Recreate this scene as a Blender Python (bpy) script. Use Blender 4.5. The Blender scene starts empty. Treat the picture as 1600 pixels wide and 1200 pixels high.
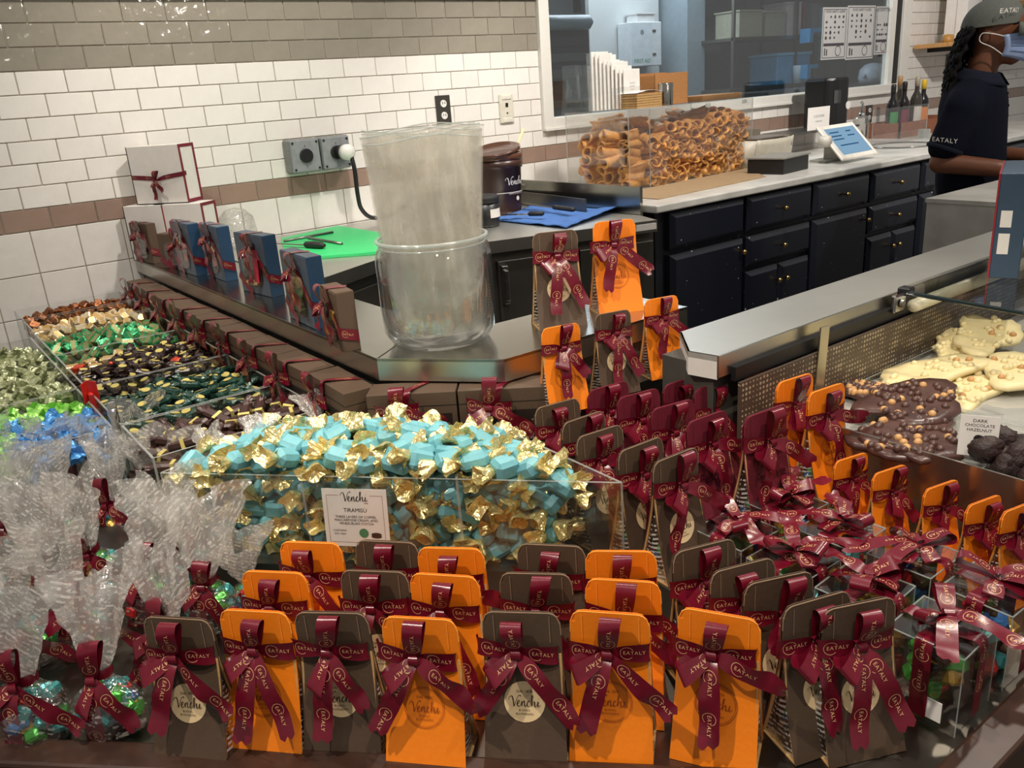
import bpy, bmesh, math, random
from mathutils import Vector, Matrix, Euler, noise
R_ = math.radians
rnd = random.Random(7)
scene = bpy.context.scene
COL = scene.collection

# ---------------------------------------------------------------- camera
CR = ((0.7924502, -0.6059711, -0.0694386), (-0.2535120, -0.2236839, -0.9411149), (0.5547561, 0.7633902, -0.3308793))
EYE = Vector((0, 0, 1.48)); FPX = 1302.4
cam_d = bpy.data.cameras.new('camera'); cam = bpy.data.objects.new('camera', cam_d); COL.objects.link(cam)
cam_d.sensor_width = 36; cam_d.sensor_fit = 'HORIZONTAL'; cam_d.lens = FPX / 1600 * 36; cam_d.clip_start = .02
_m = Matrix(((CR[0][0], -CR[1][0], -CR[2][0]), (CR[0][1], -CR[1][1], -CR[2][1]), (CR[0][2], -CR[1][2], -CR[2][2])))
cam.matrix_world = Matrix.Translation(EYE) @ _m.to_4x4()
scene.camera = cam

# ---------------------------------------------------------------- world, lights, exposure
world = bpy.data.worlds.new('world'); scene.world = world; world.use_nodes = True
world.node_tree.nodes['Background'].inputs[0].default_value = (1.0, .95, .89, 1)
world.node_tree.nodes['Background'].inputs[1].default_value = .27
scene.view_settings.view_transform = 'Standard'; scene.view_settings.look = 'None'
scene.view_settings.exposure = 0.0; scene.view_settings.gamma = 1; scene.view_settings.use_curve_mapping = False
scene.cycles.transparent_max_bounces = 40
scene.cycles.max_bounces = 10
scene.cycles.sample_clamp_indirect = 6

def spot(loc, tgt, watts, size=R_(70), rad=.05, col=(1, .90, .78), blend=.6):
    d = bpy.data.lights.new('track_and_fill_spot', 'SPOT'); d.energy = watts; d.spot_size = size; d.spot_blend = blend
    d.shadow_soft_size = rad; d.color = col
    o = bpy.data.objects.new('track_and_fill_spot', d); COL.objects.link(o); o.location = loc
    o.rotation_euler = (Vector(tgt) - Vector(loc)).to_track_quat('-Z', 'Y').to_euler()
    return o
def area(loc, tgt, watts, sx, sy, col=(1, .9, .78)):
    d = bpy.data.lights.new('ceiling_panel', 'AREA'); d.energy = watts; d.shape = 'RECTANGLE'; d.size = sx; d.size_y = sy; d.color = col
    o = bpy.data.objects.new('ceiling_panel', d); COL.objects.link(o); o.location = loc
    o.rotation_euler = (Vector(tgt) - Vector(loc)).to_track_quat('-Z', 'Y').to_euler()
    return o
# ceiling spots over the kiosk (hard bow shadows fall to the lower right), wall washers, back-room panel
spot((-.55, .95, 2.9), (.6, .95, .7), 150, R_(62), .03)
spot((.2, -.25, 2.9), (.95, .9, .7), 85, R_(60), .03)
spot((1.5, .1, 2.95), (1.3, .95, .75), 115, R_(62), .03)
spot((.1, 2.2, 2.95), (.55, 2.3, .75), 115, R_(66), .03)
spot((1.6, 1.9, 2.95), (1.2, 1.9, .9), 95, R_(70), .04)
spot((2.9, 2.0, 2.95), (3.1, 3.1, 1.0), 170, R_(80), .05, (1, .93, .86))
spot((4.6, 1.5, 2.95), (5.6, 3.4, 1.1), 230, R_(80), .05, (1, .93, .87))
spot((1.5, 2.35, 2.95), (1.7, 3.57, 1.35), 120, R_(84), .05, (1, .93, .85))
spot((.15, 2.5, 2.95), (.45, 3.57, 1.3), 60, R_(84), .05, (1, .93, .84))
spot((3.0, 1.0, 2.95), (2.0, .8, .8), 100, R_(66), .04)
spot((.9, -1.3, 2.7), (1.3, 3.57, 1.75), 46, R_(50), .035)
spot((2.4, -.9, 2.7), (2.2, 3.57, 1.75), 42, R_(50), .035)
spot((-.6, -.9, 2.7), (.5, 3.57, 1.75), 30, R_(50), .035)
spot((3.5, .5, 2.95), (3.6, 1.6, 1.1), 110, R_(60), .04)  # added fill lamp, brightens the marble block and the worker
area((4.9, 4.9, 2.75), (4.9, 4.9, 0), 75, 2.2, .8, (.86, .93, 1))

# ---------------------------------------------------------------- pixel helpers: where a sight line meets a real plane
def ray(x, y):
    a = (x - 800, y - 600, FPX)
    return Vector([sum(CR[i][j] * a[i] for i in range(3)) for j in range(3)])
def onz(x, y, z):
    d = ray(x, y); return EYE + d * ((z - EYE.z) / d.z)
def ony(x, y, Y):
    d = ray(x, y); return EYE + d * (Y / d.y)

# ---------------------------------------------------------------- mesh builder
class MB:
    def __init__(s): s.v = []; s.f = []; s.m = []
    def add(s, vs, fs, mi=0, M=None):
        n = len(s.v)
        for p in vs:
            p = Vector(p)
            s.v.append(M @ p if M else p)
        for f in fs: s.f.append([i + n for i in f]); s.m.append(mi)
        return s
    def box(s, x0, x1, y0, y1, z0, z1, mi=0, M=None):
        vs = [(x0, y0, z0), (x1, y0, z0), (x1, y1, z0), (x0, y1, z0), (x0, y0, z1), (x1, y0, z1), (x1, y1, z1), (x0, y1, z1)]
        return s.add(vs, [(3, 2, 1, 0), (4, 5, 6, 7), (0, 1, 5, 4), (1, 2, 6, 5), (2, 3, 7, 6), (3, 0, 4, 7)], mi, M)
    def cbox(s, sx, sy, sz, c, mi=0, M=None):
        # box with chamfered edges, centred on the origin
        hx, hy, hz = sx / 2, sy / 2, sz / 2; vs = []; idx = {}
        for a in (-1, 1):
            for b in (-1, 1):
                for d in (-1, 1):
                    for k in range(3):
                        p = [a * hx, b * hy, d * hz]
                        for j in range(3):
                            if j != k: p[j] -= (a, b, d)[j] * c
                        idx[(a, b, d, k)] = len(vs); vs.append(p)
        fs = []
        for k in range(3):
            for sg in (-1, 1):
                o = [j for j in range(3) if j != k]; q = []
                for (u, w) in ((-1, -1), (1, -1), (1, 1), (-1, 1)):
                    t = [0, 0, 0]; t[k] = sg; t[o[0]] = u; t[o[1]] = w; q.append(idx[(t[0], t[1], t[2], k)])
                flip = (sg < 0) != (k == 1)
                fs.append(q[::-1] if flip else q)
        for k in range(3):   # edge along axis k
            o = [j for j in range(3) if j != k]
            for u in (-1, 1):
                for w in (-1, 1):
                    q = []
                    for (t, kk) in ((-1, o[0]), (1, o[0]), (1, o[1]), (-1, o[1])):
                        g = [0, 0, 0]; g[k] = t; g[o[0]] = u; g[o[1]] = w; q.append(idx[(g[0], g[1], g[2], kk)])
                    fs.append(q)
        for a in (-1, 1):
            for b in (-1, 1):
                for d in (-1, 1): fs.append([idx[(a, b, d, k)] for k in range(3)])
        return s.add(vs, fs, mi, M)
    def lathe(s, prof, n=20, mi=0, M=None, cap0=True, cap1=True):
        vs = [(r * math.cos(2 * math.pi * i / n), r * math.sin(2 * math.pi * i / n), z) for r, z in prof for i in range(n)]
        fs = [(k * n + i, k * n + (i + 1) % n, (k + 1) * n + (i + 1) % n, (k + 1) * n + i) for k in range(len(prof) - 1) for i in range(n)]
        if cap0: fs.append(list(range(n))[::-1])
        if cap1: fs.append([(len(prof) - 1) * n + i for i in range(n)])
        return s.add(vs, fs, mi, M)
    def tube(s, pts, r, n=8, mi=0, M=None, caps=True):
        pts = [Vector(p) for p in pts]; rs = r if isinstance(r, (list, tuple)) else [r] * len(pts)
        vs = []; up = Vector((.13, .21, .97)); prev = None
        for i, p in enumerate(pts):
            t = (pts[min(i + 1, len(pts) - 1)] - pts[max(i - 1, 0)])
            t = t.normalized() if t.length > 1e-9 else Vector((0, 0, 1))
            a = (prev if prev else up); a = a - t * a.dot(t)
            if a.length < 1e-4: a = Vector((1, 0, 0)) - t * t.x
            a.normalize(); prev = a; b = t.cross(a)
            for k in range(n):
                q = 2 * math.pi * k / n; vs.append(p + (a * math.cos(q) + b * math.sin(q)) * rs[i])
        fs = [(k * n + i, k * n + (i + 1) % n, (k + 1) * n + (i + 1) % n, (k + 1) * n + i) for k in range(len(pts) - 1) for i in range(n)]
        if caps: fs += [list(range(n))[::-1], [(len(pts) - 1) * n + i for i in range(n)]]
        return s.add(vs, fs, mi, M)
    def grid(s, fn, nu, nv, mi=0, M=None, wrap=False):
        vs = [fn(i / (nu - (0 if wrap else 1)), j / (nv - 1)) for j in range(nv) for i in range(nu)]
        fs = [(j * nu + i, j * nu + (i + 1) % nu, (j + 1) * nu + (i + 1) % nu, (j + 1) * nu + i)
              for j in range(nv - 1) for i in range(nu if wrap else nu - 1)]
        return s.add(vs, fs, mi, M)
    def slab(s, fn, nu, nv, th, mi=0, M=None):
        # sheet with thickness th along its own normal
        P = [[Vector(fn(i / (nu - 1), j / (nv - 1))) for i in range(nu)] for j in range(nv)]
        A = []; B = []
        for j in range(nv):
            for i in range(nu):
                du = P[j][min(i + 1, nu - 1)] - P[j][max(i - 1, 0)]; dv = P[min(j + 1, nv - 1)][i] - P[max(j - 1, 0)][i]
                n = du.cross(dv); n = n.normalized() if n.length > 1e-12 else Vector((0, 0, 1))
                A.append(P[j][i] + n * th / 2); B.append(P[j][i] - n * th / 2)
        N = nu * nv; fs = []
        for j in range(nv - 1):
            for i in range(nu - 1):
                q = (j * nu + i, j * nu + i + 1, (j + 1) * nu + i + 1, (j + 1) * nu + i)
                fs.append(q); fs.append(tuple(N + k for k in q[::-1]))
        ring = [i for i in range(nu)] + [j * nu + nu - 1 for j in range(1, nv)] + [(nv - 1) * nu + i for i in range(nu - 2, -1, -1)] + [j * nu for j in range(nv - 2, 0, -1)]
        for a, b in zip(ring, ring[1:] + ring[:1]): fs.append((b, a, N + a, N + b))
        return s.add(A + B, fs, mi, M)
    def prism(s, poly, z0, z1, mi=0, M=None):
        n = len(poly)
        vs = [(x, y, z0) for x, y in poly] + [(x, y, z1) for x, y in poly]
        fs = [list(range(n))[::-1], [n + i for i in range(n)]] + [(i, (i + 1) % n, n + (i + 1) % n, n + i) for i in range(n)]
        return s.add(vs, fs, mi, M)
    def mesh(s, name, mats, smooth=False):
        me = bpy.data.meshes.new(name); me.from_pydata([tuple(v) for v in s.v], [], s.f)
        for m in (mats if isinstance(mats, (list, tuple)) else [mats]): me.materials.append(m)
        if any(s.m): me.polygons.foreach_set('material_index', s.m)
        if smooth: me.polygons.foreach_set('use_smooth', [True] * len(me.polygons))
        me.update(); return me
def fixn(me):
    b = bmesh.new(); b.from_mesh(me); bmesh.ops.recalc_face_normals(b, faces=b.faces); b.to_mesh(me); b.free(); return me
def ob(name, me, parent=None, loc=None, rot=None, kind=None):
    o = bpy.data.objects.new(name, me); COL.objects.link(o)
    if parent: o.parent = parent
    if loc is not None: o.location = loc
    if rot is not None: o.rotation_euler = rot
    if kind: o['kind'] = kind
    return o
def part(name, mb, mats, parent=None, smooth=False, loc=None, rot=None, kind=None, bev=0, fix=True):
    me = mb.mesh(name, mats, smooth)
    if fix: fixn(me)
    o = ob(name, me, parent, loc, rot, kind)
    if bev: b = o.modifiers.new('bevel', 'BEVEL'); b.width = bev; b.segments = 2; b.limit_method = 'ANGLE'
    return o
def tag(o, label, cat, group=None):
    o['label'] = label; o['category'] = cat
    if group: o['group'] = group
    return o
def thing(name, label, cat, loc=(0, 0, 0), rz=0, group=None, rot=None):
    o = bpy.data.objects.new(name, None); COL.objects.link(o); o.location = loc; o.rotation_euler = rot if rot else (0, 0, rz)
    o.empty_display_size = .05
    return tag(o, label, cat, group)
def single(name, mb, mats, label, cat, smooth=False, loc=None, rot=None, group=None, bev=0):
    return tag(part(name, mb, mats, None, smooth, loc, rot, None, bev), label, cat, group)
def T(x=0, y=0, z=0, rx=0, ry=0, rz=0, s=1):
    return Matrix.Translation((x, y, z)) @ Euler((rx, ry, rz)).to_matrix().to_4x4() @ Matrix.Scale(s, 4)
def spline(pts, n):
    # Catmull-Rom through pts, n samples per span
    P = [Vector(p) for p in pts]; out = []
    for i in range(len(P) - 1):
        a, b, c, d = P[max(i - 1, 0)], P[i], P[i + 1], P[min(i + 2, len(P) - 1)]
        for k in range(n):
            t = k / n
            out.append(.5 * ((2 * b) + (c - a) * t + (2 * a - 5 * b + 4 * c - d) * t * t + (3 * b - a - 3 * c + d) * t ** 3))
    out.append(P[-1]); return out

# ---------------------------------------------------------------- materials (all procedural)
def _nt(name):
    m = bpy.data.materials.new(name); m.use_nodes = True; nt = m.node_tree; nt.nodes.clear(); return m, nt, nt.nodes.new('ShaderNodeOutputMaterial')
def N(nt, t, **kw):
    n = nt.nodes.new(t)
    for k, v in kw.items(): setattr(n, k, v)
    return n
def L(nt, a, b): nt.links.new(a, b)
def S(c): return tuple(x / 12.92 if x <= .04045 else ((x + .055) / 1.055) ** 2.4 for x in (c[0] / 255, c[1] / 255, c[2] / 255)) + (1,)
def pm(name, rgb, rough=.5, metal=0, var=.08, scale=30, bump=0, bscale=None, rgb2=None, spec=.5, coat=0, stretch=None, rand=0, aniso=0, detail=3, thr=None):
    m, nt, out = _nt(name); p = N(nt, 'ShaderNodeBsdfPrincipled'); L(nt, p.outputs[0], out.inputs[0])
    p.inputs['Roughness'].default_value = rough; p.inputs['Metallic'].default_value = metal; p.inputs['Specular IOR Level'].default_value = spec
    p.inputs['Coat Weight'].default_value = coat; p.inputs['Coat Roughness'].default_value = .08
    c = S(rgb); tc = N(nt, 'ShaderNodeTexCoord'); mp = N(nt, 'ShaderNodeMapping'); L(nt, tc.outputs['Object'], mp.inputs[0])
    if stretch: mp.inputs['Scale'].default_value = stretch
    nz = N(nt, 'ShaderNodeTexNoise'); nz.inputs['Scale'].default_value = scale; nz.inputs['Detail'].default_value = detail; L(nt, mp.outputs[0], nz.inputs[0])
    c2 = S(rgb2) if rgb2 else tuple(min(1, x * (1 + var)) for x in c[:3]) + (1,)
    c1 = c if rgb2 else tuple(x * (1 - var) for x in c[:3]) + (1,)
    rp = N(nt, 'ShaderNodeValToRGB'); L(nt, nz.outputs[0], rp.inputs[0])
    rp.color_ramp.elements[0].color = c1; rp.color_ramp.elements[1].color = c2
    a, b = thr if thr else (.3, .7); rp.color_ramp.elements[0].position = a; rp.color_ramp.elements[1].position = b
    col = rp.outputs[0]
    if rand:
        oi = N(nt, 'ShaderNodeObjectInfo'); hs = N(nt, 'ShaderNodeHueSaturation'); mr = N(nt, 'ShaderNodeMapRange'); L(nt, oi.outputs['Random'], mr.inputs[0])
        mr.inputs[3].default_value = 1 - rand; mr.inputs[4].default_value = 1 + rand; L(nt, mr.outputs[0], hs.inputs['Value']); L(nt, col, hs.inputs['Color']); col = hs.outputs[0]
    L(nt, col, p.inputs['Base Color'])
    if bump:
        bz = nz
        if bscale: bz = N(nt, 'ShaderNodeTexNoise'); bz.inputs['Scale'].default_value = bscale; bz.inputs['Detail'].default_value = 2; L(nt, mp.outputs[0], bz.inputs[0])
        bp = N(nt, 'ShaderNodeBump'); bp.inputs['Strength'].default_value = bump; bp.inputs['Distance'].default_value = .004
        L(nt, bz.outputs[0], bp.inputs['Height']); L(nt, bp.outputs[0], p.inputs['Normal'])
    return m
def clear(name, tint=(1, 1, 1), gloss=.06, rough=.04, haze=0, haze_rgb=(230, 228, 222), streak=None, bump=0, bscale=40, fres=.45):
    # thin clear sheet: see-through, with a fresnel reflection and an optional milky streak pattern
    m, nt, out = _nt(name)
    tr = N(nt, 'ShaderNodeBsdfTransparent'); tr.inputs[0].default_value = tint + (1,)
    gl = N(nt, 'ShaderNodeBsdfGlossy'); gl.inputs['Roughness'].default_value = rough
    lw = N(nt, 'ShaderNodeLayerWeight'); lw.inputs[0].default_value = .35
    mr = N(nt, 'ShaderNodeMapRange'); L(nt, lw.outputs['Facing'], mr.inputs[0]); mr.inputs[3].default_value = gloss; mr.inputs[4].default_value = fres
    mx = N(nt, 'ShaderNodeMixShader'); L(nt, mr.outputs[0], mx.inputs[0]); L(nt, tr.outputs[0], mx.inputs[1]); L(nt, gl.outputs[0], mx.inputs[2])
    sh = mx.outputs[0]
    tc = N(nt, 'ShaderNodeTexCoord')
    if haze or streak:
        df = N(nt, 'ShaderNodeBsdfDiffuse'); df.inputs[0].default_value = S(haze_rgb)
        tl = N(nt, 'ShaderNodeBsdfTranslucent'); tl.inputs[0].default_value = S(haze_rgb)
        ds = N(nt, 'ShaderNodeMixShader'); ds.inputs[0].default_value = .45; L(nt, df.outputs[0], ds.inputs[1]); L(nt, tl.outputs[0], ds.inputs[2])
        m2 = N(nt, 'ShaderNodeMixShader'); L(nt, sh, m2.inputs[1]); L(nt, ds.outputs[0], m2.inputs[2]); m2.inputs[0].default_value = haze
        if streak:
            mp = N(nt, 'ShaderNodeMapping'); mp.inputs['Scale'].default_value = streak[0]; L(nt, tc.outputs['Object'], mp.inputs[0])
            nz = N(nt, 'ShaderNodeTexNoise'); nz.inputs['Scale'].default_value = 1; nz.inputs['Detail'].default_value = 3; L(nt, mp.outputs[0], nz.inputs[0])
            r2 = N(nt, 'ShaderNodeMapRange'); L(nt, nz.outputs[0], r2.inputs[0]); r2.inputs[1].default_value = streak[1]; r2.inputs[2].default_value = streak[2]
            r2.inputs[3].default_value = haze; r2.inputs[4].default_value = streak[3]; L(nt, r2.outputs[0], m2.inputs[0])
        sh = m2.outputs[0]
    if bump:
        nz = N(nt, 'ShaderNodeTexNoise'); nz.inputs['Scale'].default_value = bscale; L(nt, tc.outputs['Object'], nz.inputs[0])
        bp = N(nt, 'ShaderNodeBump'); bp.inputs['Strength'].default_value = bump; bp.inputs['Distance'].default_value = .01
        L(nt, nz.outputs[0], bp.inputs['Height']); L(nt, bp.outputs[0], gl.inputs['Normal'])
    L(nt, sh, out.inputs[0]); return m
def emis(name, rgb, st):
    m, nt, out = _nt(name); e = N(nt, 'ShaderNodeEmission'); e.inputs[0].default_value = S(rgb); e.inputs[1].default_value = st; L(nt, e.outputs[0], out.inputs[0]); return m

M = {}
M['steel'] = pm('brushed_steel', (178, 176, 168), .2, 1, .05, 6, .05, 3)
M['steel_rim'] = pm('satin_steel', (208, 207, 200), .42, 1, .05, 6, .05, 3)
M['steel_dark'] = pm('dark_steel', (128, 126, 120), .32, 1, .08, 8)
M['steel_edge'] = pm('steel_edge', (186, 184, 175), .28, 1, .06, 9)
M['steel_deck'] = pm('steel_deck', (110, 104, 96), .3, 1, .08, 9)
M['fridge'] = pm('fridge_steel', (96, 94, 88), .35, .8, .06, 12)
M['wood_dark'] = pm('dark_wood', (44, 26, 18), .4, 0, .25, 18, .08, None, (62, 38, 27), stretch=(1, 1, 6))
M['skirt'] = pm('kiosk_skirt', (70, 68, 62), .6)
M['black'] = pm('black_plastic', (22, 22, 24), .4)
M['blacksoft'] = pm('black_rubber', (30, 30, 31), .6)
M['white'] = pm('white_plastic', (226, 224, 218), .4, var=.03)
M['whitecard'] = pm('white_card', (222, 217, 210), .6, var=.03)
M['paper'] = pm('white_paper', (232, 228, 222), .7, var=.03)
M['ink'] = pm('black_ink', (38, 32, 30), .6)
M['chrome'] = pm('chrome', (205, 205, 205), .12, 1)
M['brass'] = pm('brass_knob', (190, 160, 100), .25, 1)
M['maroon'] = pm('maroon_card', (104, 26, 42), .55, var=.07, scale=60)
M['maroon_edge'] = pm('maroon_edge', (116, 28, 44), .55)
M['satin'] = pm('maroon_satin', (100, 10, 31), .28, 0, .1, 120, .04, None, None, .6, stretch=(1, 1, 1))
M['gold_print'] = pm('gold_print', (224, 178, 128), .45, .1)
M['brown'] = pm('brown_card', (80, 62, 47), .62, var=.05, scale=160, bump=.05)
M['brown_edge'] = pm('brown_card_edge', (136, 112, 88), .7)
M['orange'] = pm('orange_card', (240, 128, 12), .55, var=.03, scale=160, bump=.05)
M['orange_edge'] = pm('orange_card_edge', (250, 160, 60), .6)
M['cream'] = pm('cream_label', (222, 196, 152), .6, var=.03)
M['label_ink'] = pm('label_ink', (64, 40, 32), .6)
M['orange_ink'] = pm('orange_ink', (150, 66, 10), .6)
M['kraft'] = pm('kraft_card', (190, 150, 96), .7, var=.12, scale=60)
M['acrylic'] = clear('acrylic_sheet', (.988, .992, .988), .022, .03, .004, fres=.38)
M['acrylic_edge'] = clear('acrylic_edge', (.9, .92, .91), .18, .15, .42, (214, 220, 216))
M['glass'] = clear('clear_glass', (.97, .985, .975), .05, .02, .0, fres=.55)
M['jar_glass'] = clear('jar_glass', (.972, .985, .978), .06, .02, .012, bump=.12, bscale=9, fres=.8)
M['poly'] = clear('poly_bag', (.97, .965, .95), .1, .14, .13, (240, 237, 226), ((26, 26, 5), .5, .75, .5), 1.0, 20)
M['cello_old'] = clear('cellophane', (.98, .98, .97), .1, .12, .03, (232, 228, 222), ((300, 300, 60), .54, .62, .62), 1.0, 60)
M['cello2_old'] = clear('cellophane_flare', (.97, .97, .96), .16, .16, .1, (232, 226, 218), ((170, 170, 42), .47, .62, .66), 1.0, 45)
M['film_old'] = clear('printed_film', (.97, .97, .97), .08, .1, .02, (236, 233, 228), ((90, 260, 420), .55, .6, .85), .6, 60)

def printed(name, gloss, haze, dirv, sp, dash, cover, rgb=(236, 232, 226), amount=.8, bump=1.0, bscale=40, fres=.5):
    # clear film printed with rows of short white dashes
    m = clear(name, (.975, .975, .97), gloss, .12, haze, rgb, ((1, 1, 1), .4, .6, .3), bump, bscale, fres); nt = m.node_tree
    mixes = [n for n in nt.nodes if n.bl_idname == 'ShaderNodeMixShader' and n.inputs[0].is_linked and n.inputs[0].links[0].from_node.bl_idname == 'ShaderNodeMapRange' and n.inputs[0].links[0].from_node.inputs[0].links[0].from_node.bl_idname == 'ShaderNodeTexNoise']
    mx = mixes[0]; tc = [n for n in nt.nodes if n.bl_idname == 'ShaderNodeTexCoord'][0]
    wv = N(nt, 'ShaderNodeVectorMath', operation='DOT_PRODUCT'); wv.inputs[1].default_value = dirv; L(nt, tc.outputs['Object'], wv.inputs[0])
    nz0 = N(nt, 'ShaderNodeTexNoise'); nz0.inputs['Scale'].default_value = 25; L(nt, tc.outputs['Object'], nz0.inputs[0])
    a1 = N(nt, 'ShaderNodeMath', operation='MULTIPLY_ADD'); L(nt, nz0.outputs[0], a1.inputs[0]); a1.inputs[1].default_value = sp * 1.2; L(nt, wv.outputs['Value'], a1.inputs[2])
    fr = N(nt, 'ShaderNodeMath', operation='MODULO'); d_ = N(nt, 'ShaderNodeMath', operation='ADD'); L(nt, a1.outputs[0], d_.inputs[0]); d_.inputs[1].default_value = 10 * sp * 30; L(nt, d_.outputs[0], fr.inputs[0]); fr.inputs[1].default_value = sp
    lt = N(nt, 'ShaderNodeMath', operation='LESS_THAN'); L(nt, fr.outputs[0], lt.inputs[0]); lt.inputs[1].default_value = sp * .45
    n2 = N(nt, 'ShaderNodeTexNoise'); n2.inputs['Scale'].default_value = dash; n2.inputs['Detail'].default_value = 1; L(nt, tc.outputs['Object'], n2.inputs[0])
    g2 = N(nt, 'ShaderNodeMath', operation='GREATER_THAN'); L(nt, n2.outputs[0], g2.inputs[0]); g2.inputs[1].default_value = cover
    mu = N(nt, 'ShaderNodeMath', operation='MULTIPLY'); L(nt, lt.outputs[0], mu.inputs[0]); L(nt, g2.outputs[0], mu.inputs[1])
    ml = N(nt, 'ShaderNodeMath', operation='MULTIPLY_ADD'); L(nt, mu.outputs[0], ml.inputs[0]); ml.inputs[1].default_value = amount; ml.inputs[2].default_value = haze
    L(nt, ml.outputs[0], mx.inputs[0]); return m
M['cello'] = printed('cellophane', .1, .02, (.3, .3, 1), .009, 90, .58, amount=.35)
M['cello2'] = printed('cellophane_flare', .2, .2, (.75, .4, .8), .009, 100, .55, (246, 243, 238), amount=.45, bump=1.0, bscale=30)
M['film'] = printed('printed_film', .08, .02, (0, .25, 1), .008, 120, .47, amount=.85)
# ---------------------------------------------------------------- lettering as flat meshes
_tc = {}
def text2d(s, size=1, shear=0, align='CENTER', spacing=1):
    k = (s, shear, align, spacing)
    if k not in _tc:
        cu = bpy.data.curves.new('lettering', 'FONT'); cu.body = s; cu.size = 1; cu.shear = shear; cu.align_x = align; cu.align_y = 'CENTER'
        cu.space_character = spacing; cu.resolution_u = 2
        o = bpy.data.objects.new('lettering', cu); COL.objects.link(o)
        dg = bpy.context.evaluated_depsgraph_get(); me = o.evaluated_get(dg).to_mesh()
        _tc[k] = ([(v.co.x, v.co.y) for v in me.vertices], [tuple(p.vertices) for p in me.polygons])
        o.evaluated_get(dg).to_mesh_clear(); bpy.data.objects.remove(o); bpy.data.curves.remove(cu)
    v, f = _tc[k]; return [(x * size, y * size) for x, y in v], f
def stroke2d(lines, wd, n=5):
    vs, fs = [], []
    for pl in lines:
        P = [p for p in spline([(x, y, 0) for x, y in pl], n)]; b = len(vs)
        for i, p in enumerate(P):
            t = (P[min(i + 1, len(P) - 1)] - P[max(i - 1, 0)]); t = t.normalized() if t.length > 1e-9 else Vector((1, 0, 0))
            q = wd * (.55 + .75 * max(0, -t.y)) * (.5 if i in (0, len(P) - 1) else 1)
            vs += [(p.x - t.y * q / 2, p.y + t.x * q / 2), (p.x + t.y * q / 2, p.y - t.x * q / 2)]
        fs += [(b + 2 * i, b + 2 * i + 1, b + 2 * i + 3, b + 2 * i + 2) for i in range(len(P) - 1)]
    return vs, fs
# script logo word, drawn as pen strokes (unit: capital height 1)
_VEN = [[(-.28, .62), (-.2, .86), (0, .98), (.12, .8), (.2, .35), (.24, 0), (.42, .45), (.62, .95), (.8, 1.08), (.9, .98)],
        [(.5, .22), (.68, .3), (.78, .46), (.7, .56), (.58, .42), (.56, .14), (.68, 0), (.86, .14), (1.0, .5), (.98, .02)],
        [(.98, .1), (1.12, .48), (1.24, .5), (1.24, .1), (1.34, .02), (1.48, .2)],
        [(1.76, .48), (1.64, .54), (1.5, .3), (1.54, .06), (1.68, .02), (1.86, .3), (2.06, .9), (2.04, 1.1), (1.94, .9), (1.92, .02)],
        [(1.92, .1), (2.06, .46), (2.2, .48), (2.2, .08), (2.32, .02), (2.44, .2), (2.54, .52), (2.5, .1), (2.6, .02), (2.78, .22)],
        [(2.6, .78), (2.63, .84)]]
def venchi2d(width):
    k = width / 3.05; v, f = stroke2d(_VEN, .085); return [((x - 1.25) * k, (y - .5) * k) for x, y in v], f
def ring2d(r, wd, a0=0, a1=2 * math.pi, n=28, sy=1):
    vs = []
    for i in range(n + 1):
        a = a0 + (a1 - a0) * i / n
        for q in (r - wd / 2, r + wd / 2): vs.append((math.cos(a) * q, math.sin(a) * q * sy))
    return vs, [(2 * i, 2 * i + 1, 2 * i + 3, 2 * i + 2) for i in range(n)]
def merge2d(*parts):
    vs, fs = [], []
    for (v, f), dx, dy in parts:
        b = len(vs); vs += [(x + dx, y + dy) for x, y in v]; fs += [tuple(i + b for i in q) for q in f]
    return vs, fs
def flat(mb, vf, Mx=None, mi=0, fn=None):
    v, f = vf
    return mb.add([fn(x, y) if fn else (x, 0, y) for x, y in v], f, mi, Mx)      # lies in XZ, read from -Y
def textpart(name, vf, mat, parent, Mx=None, fn=None):
    return part(name, flat(MB(), vf, Mx, fn=fn), M[mat] if isinstance(mat, str) else mat, parent, fix=False)
# ribbon print: open ring with the store word running out of it
EMB = merge2d((ring2d(.0092, .0007, R_(28), R_(318), 16), 0, 0), (text2d('EATALY', .0078, 0, 'LEFT', 1.15), -.0055, 0))

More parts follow.
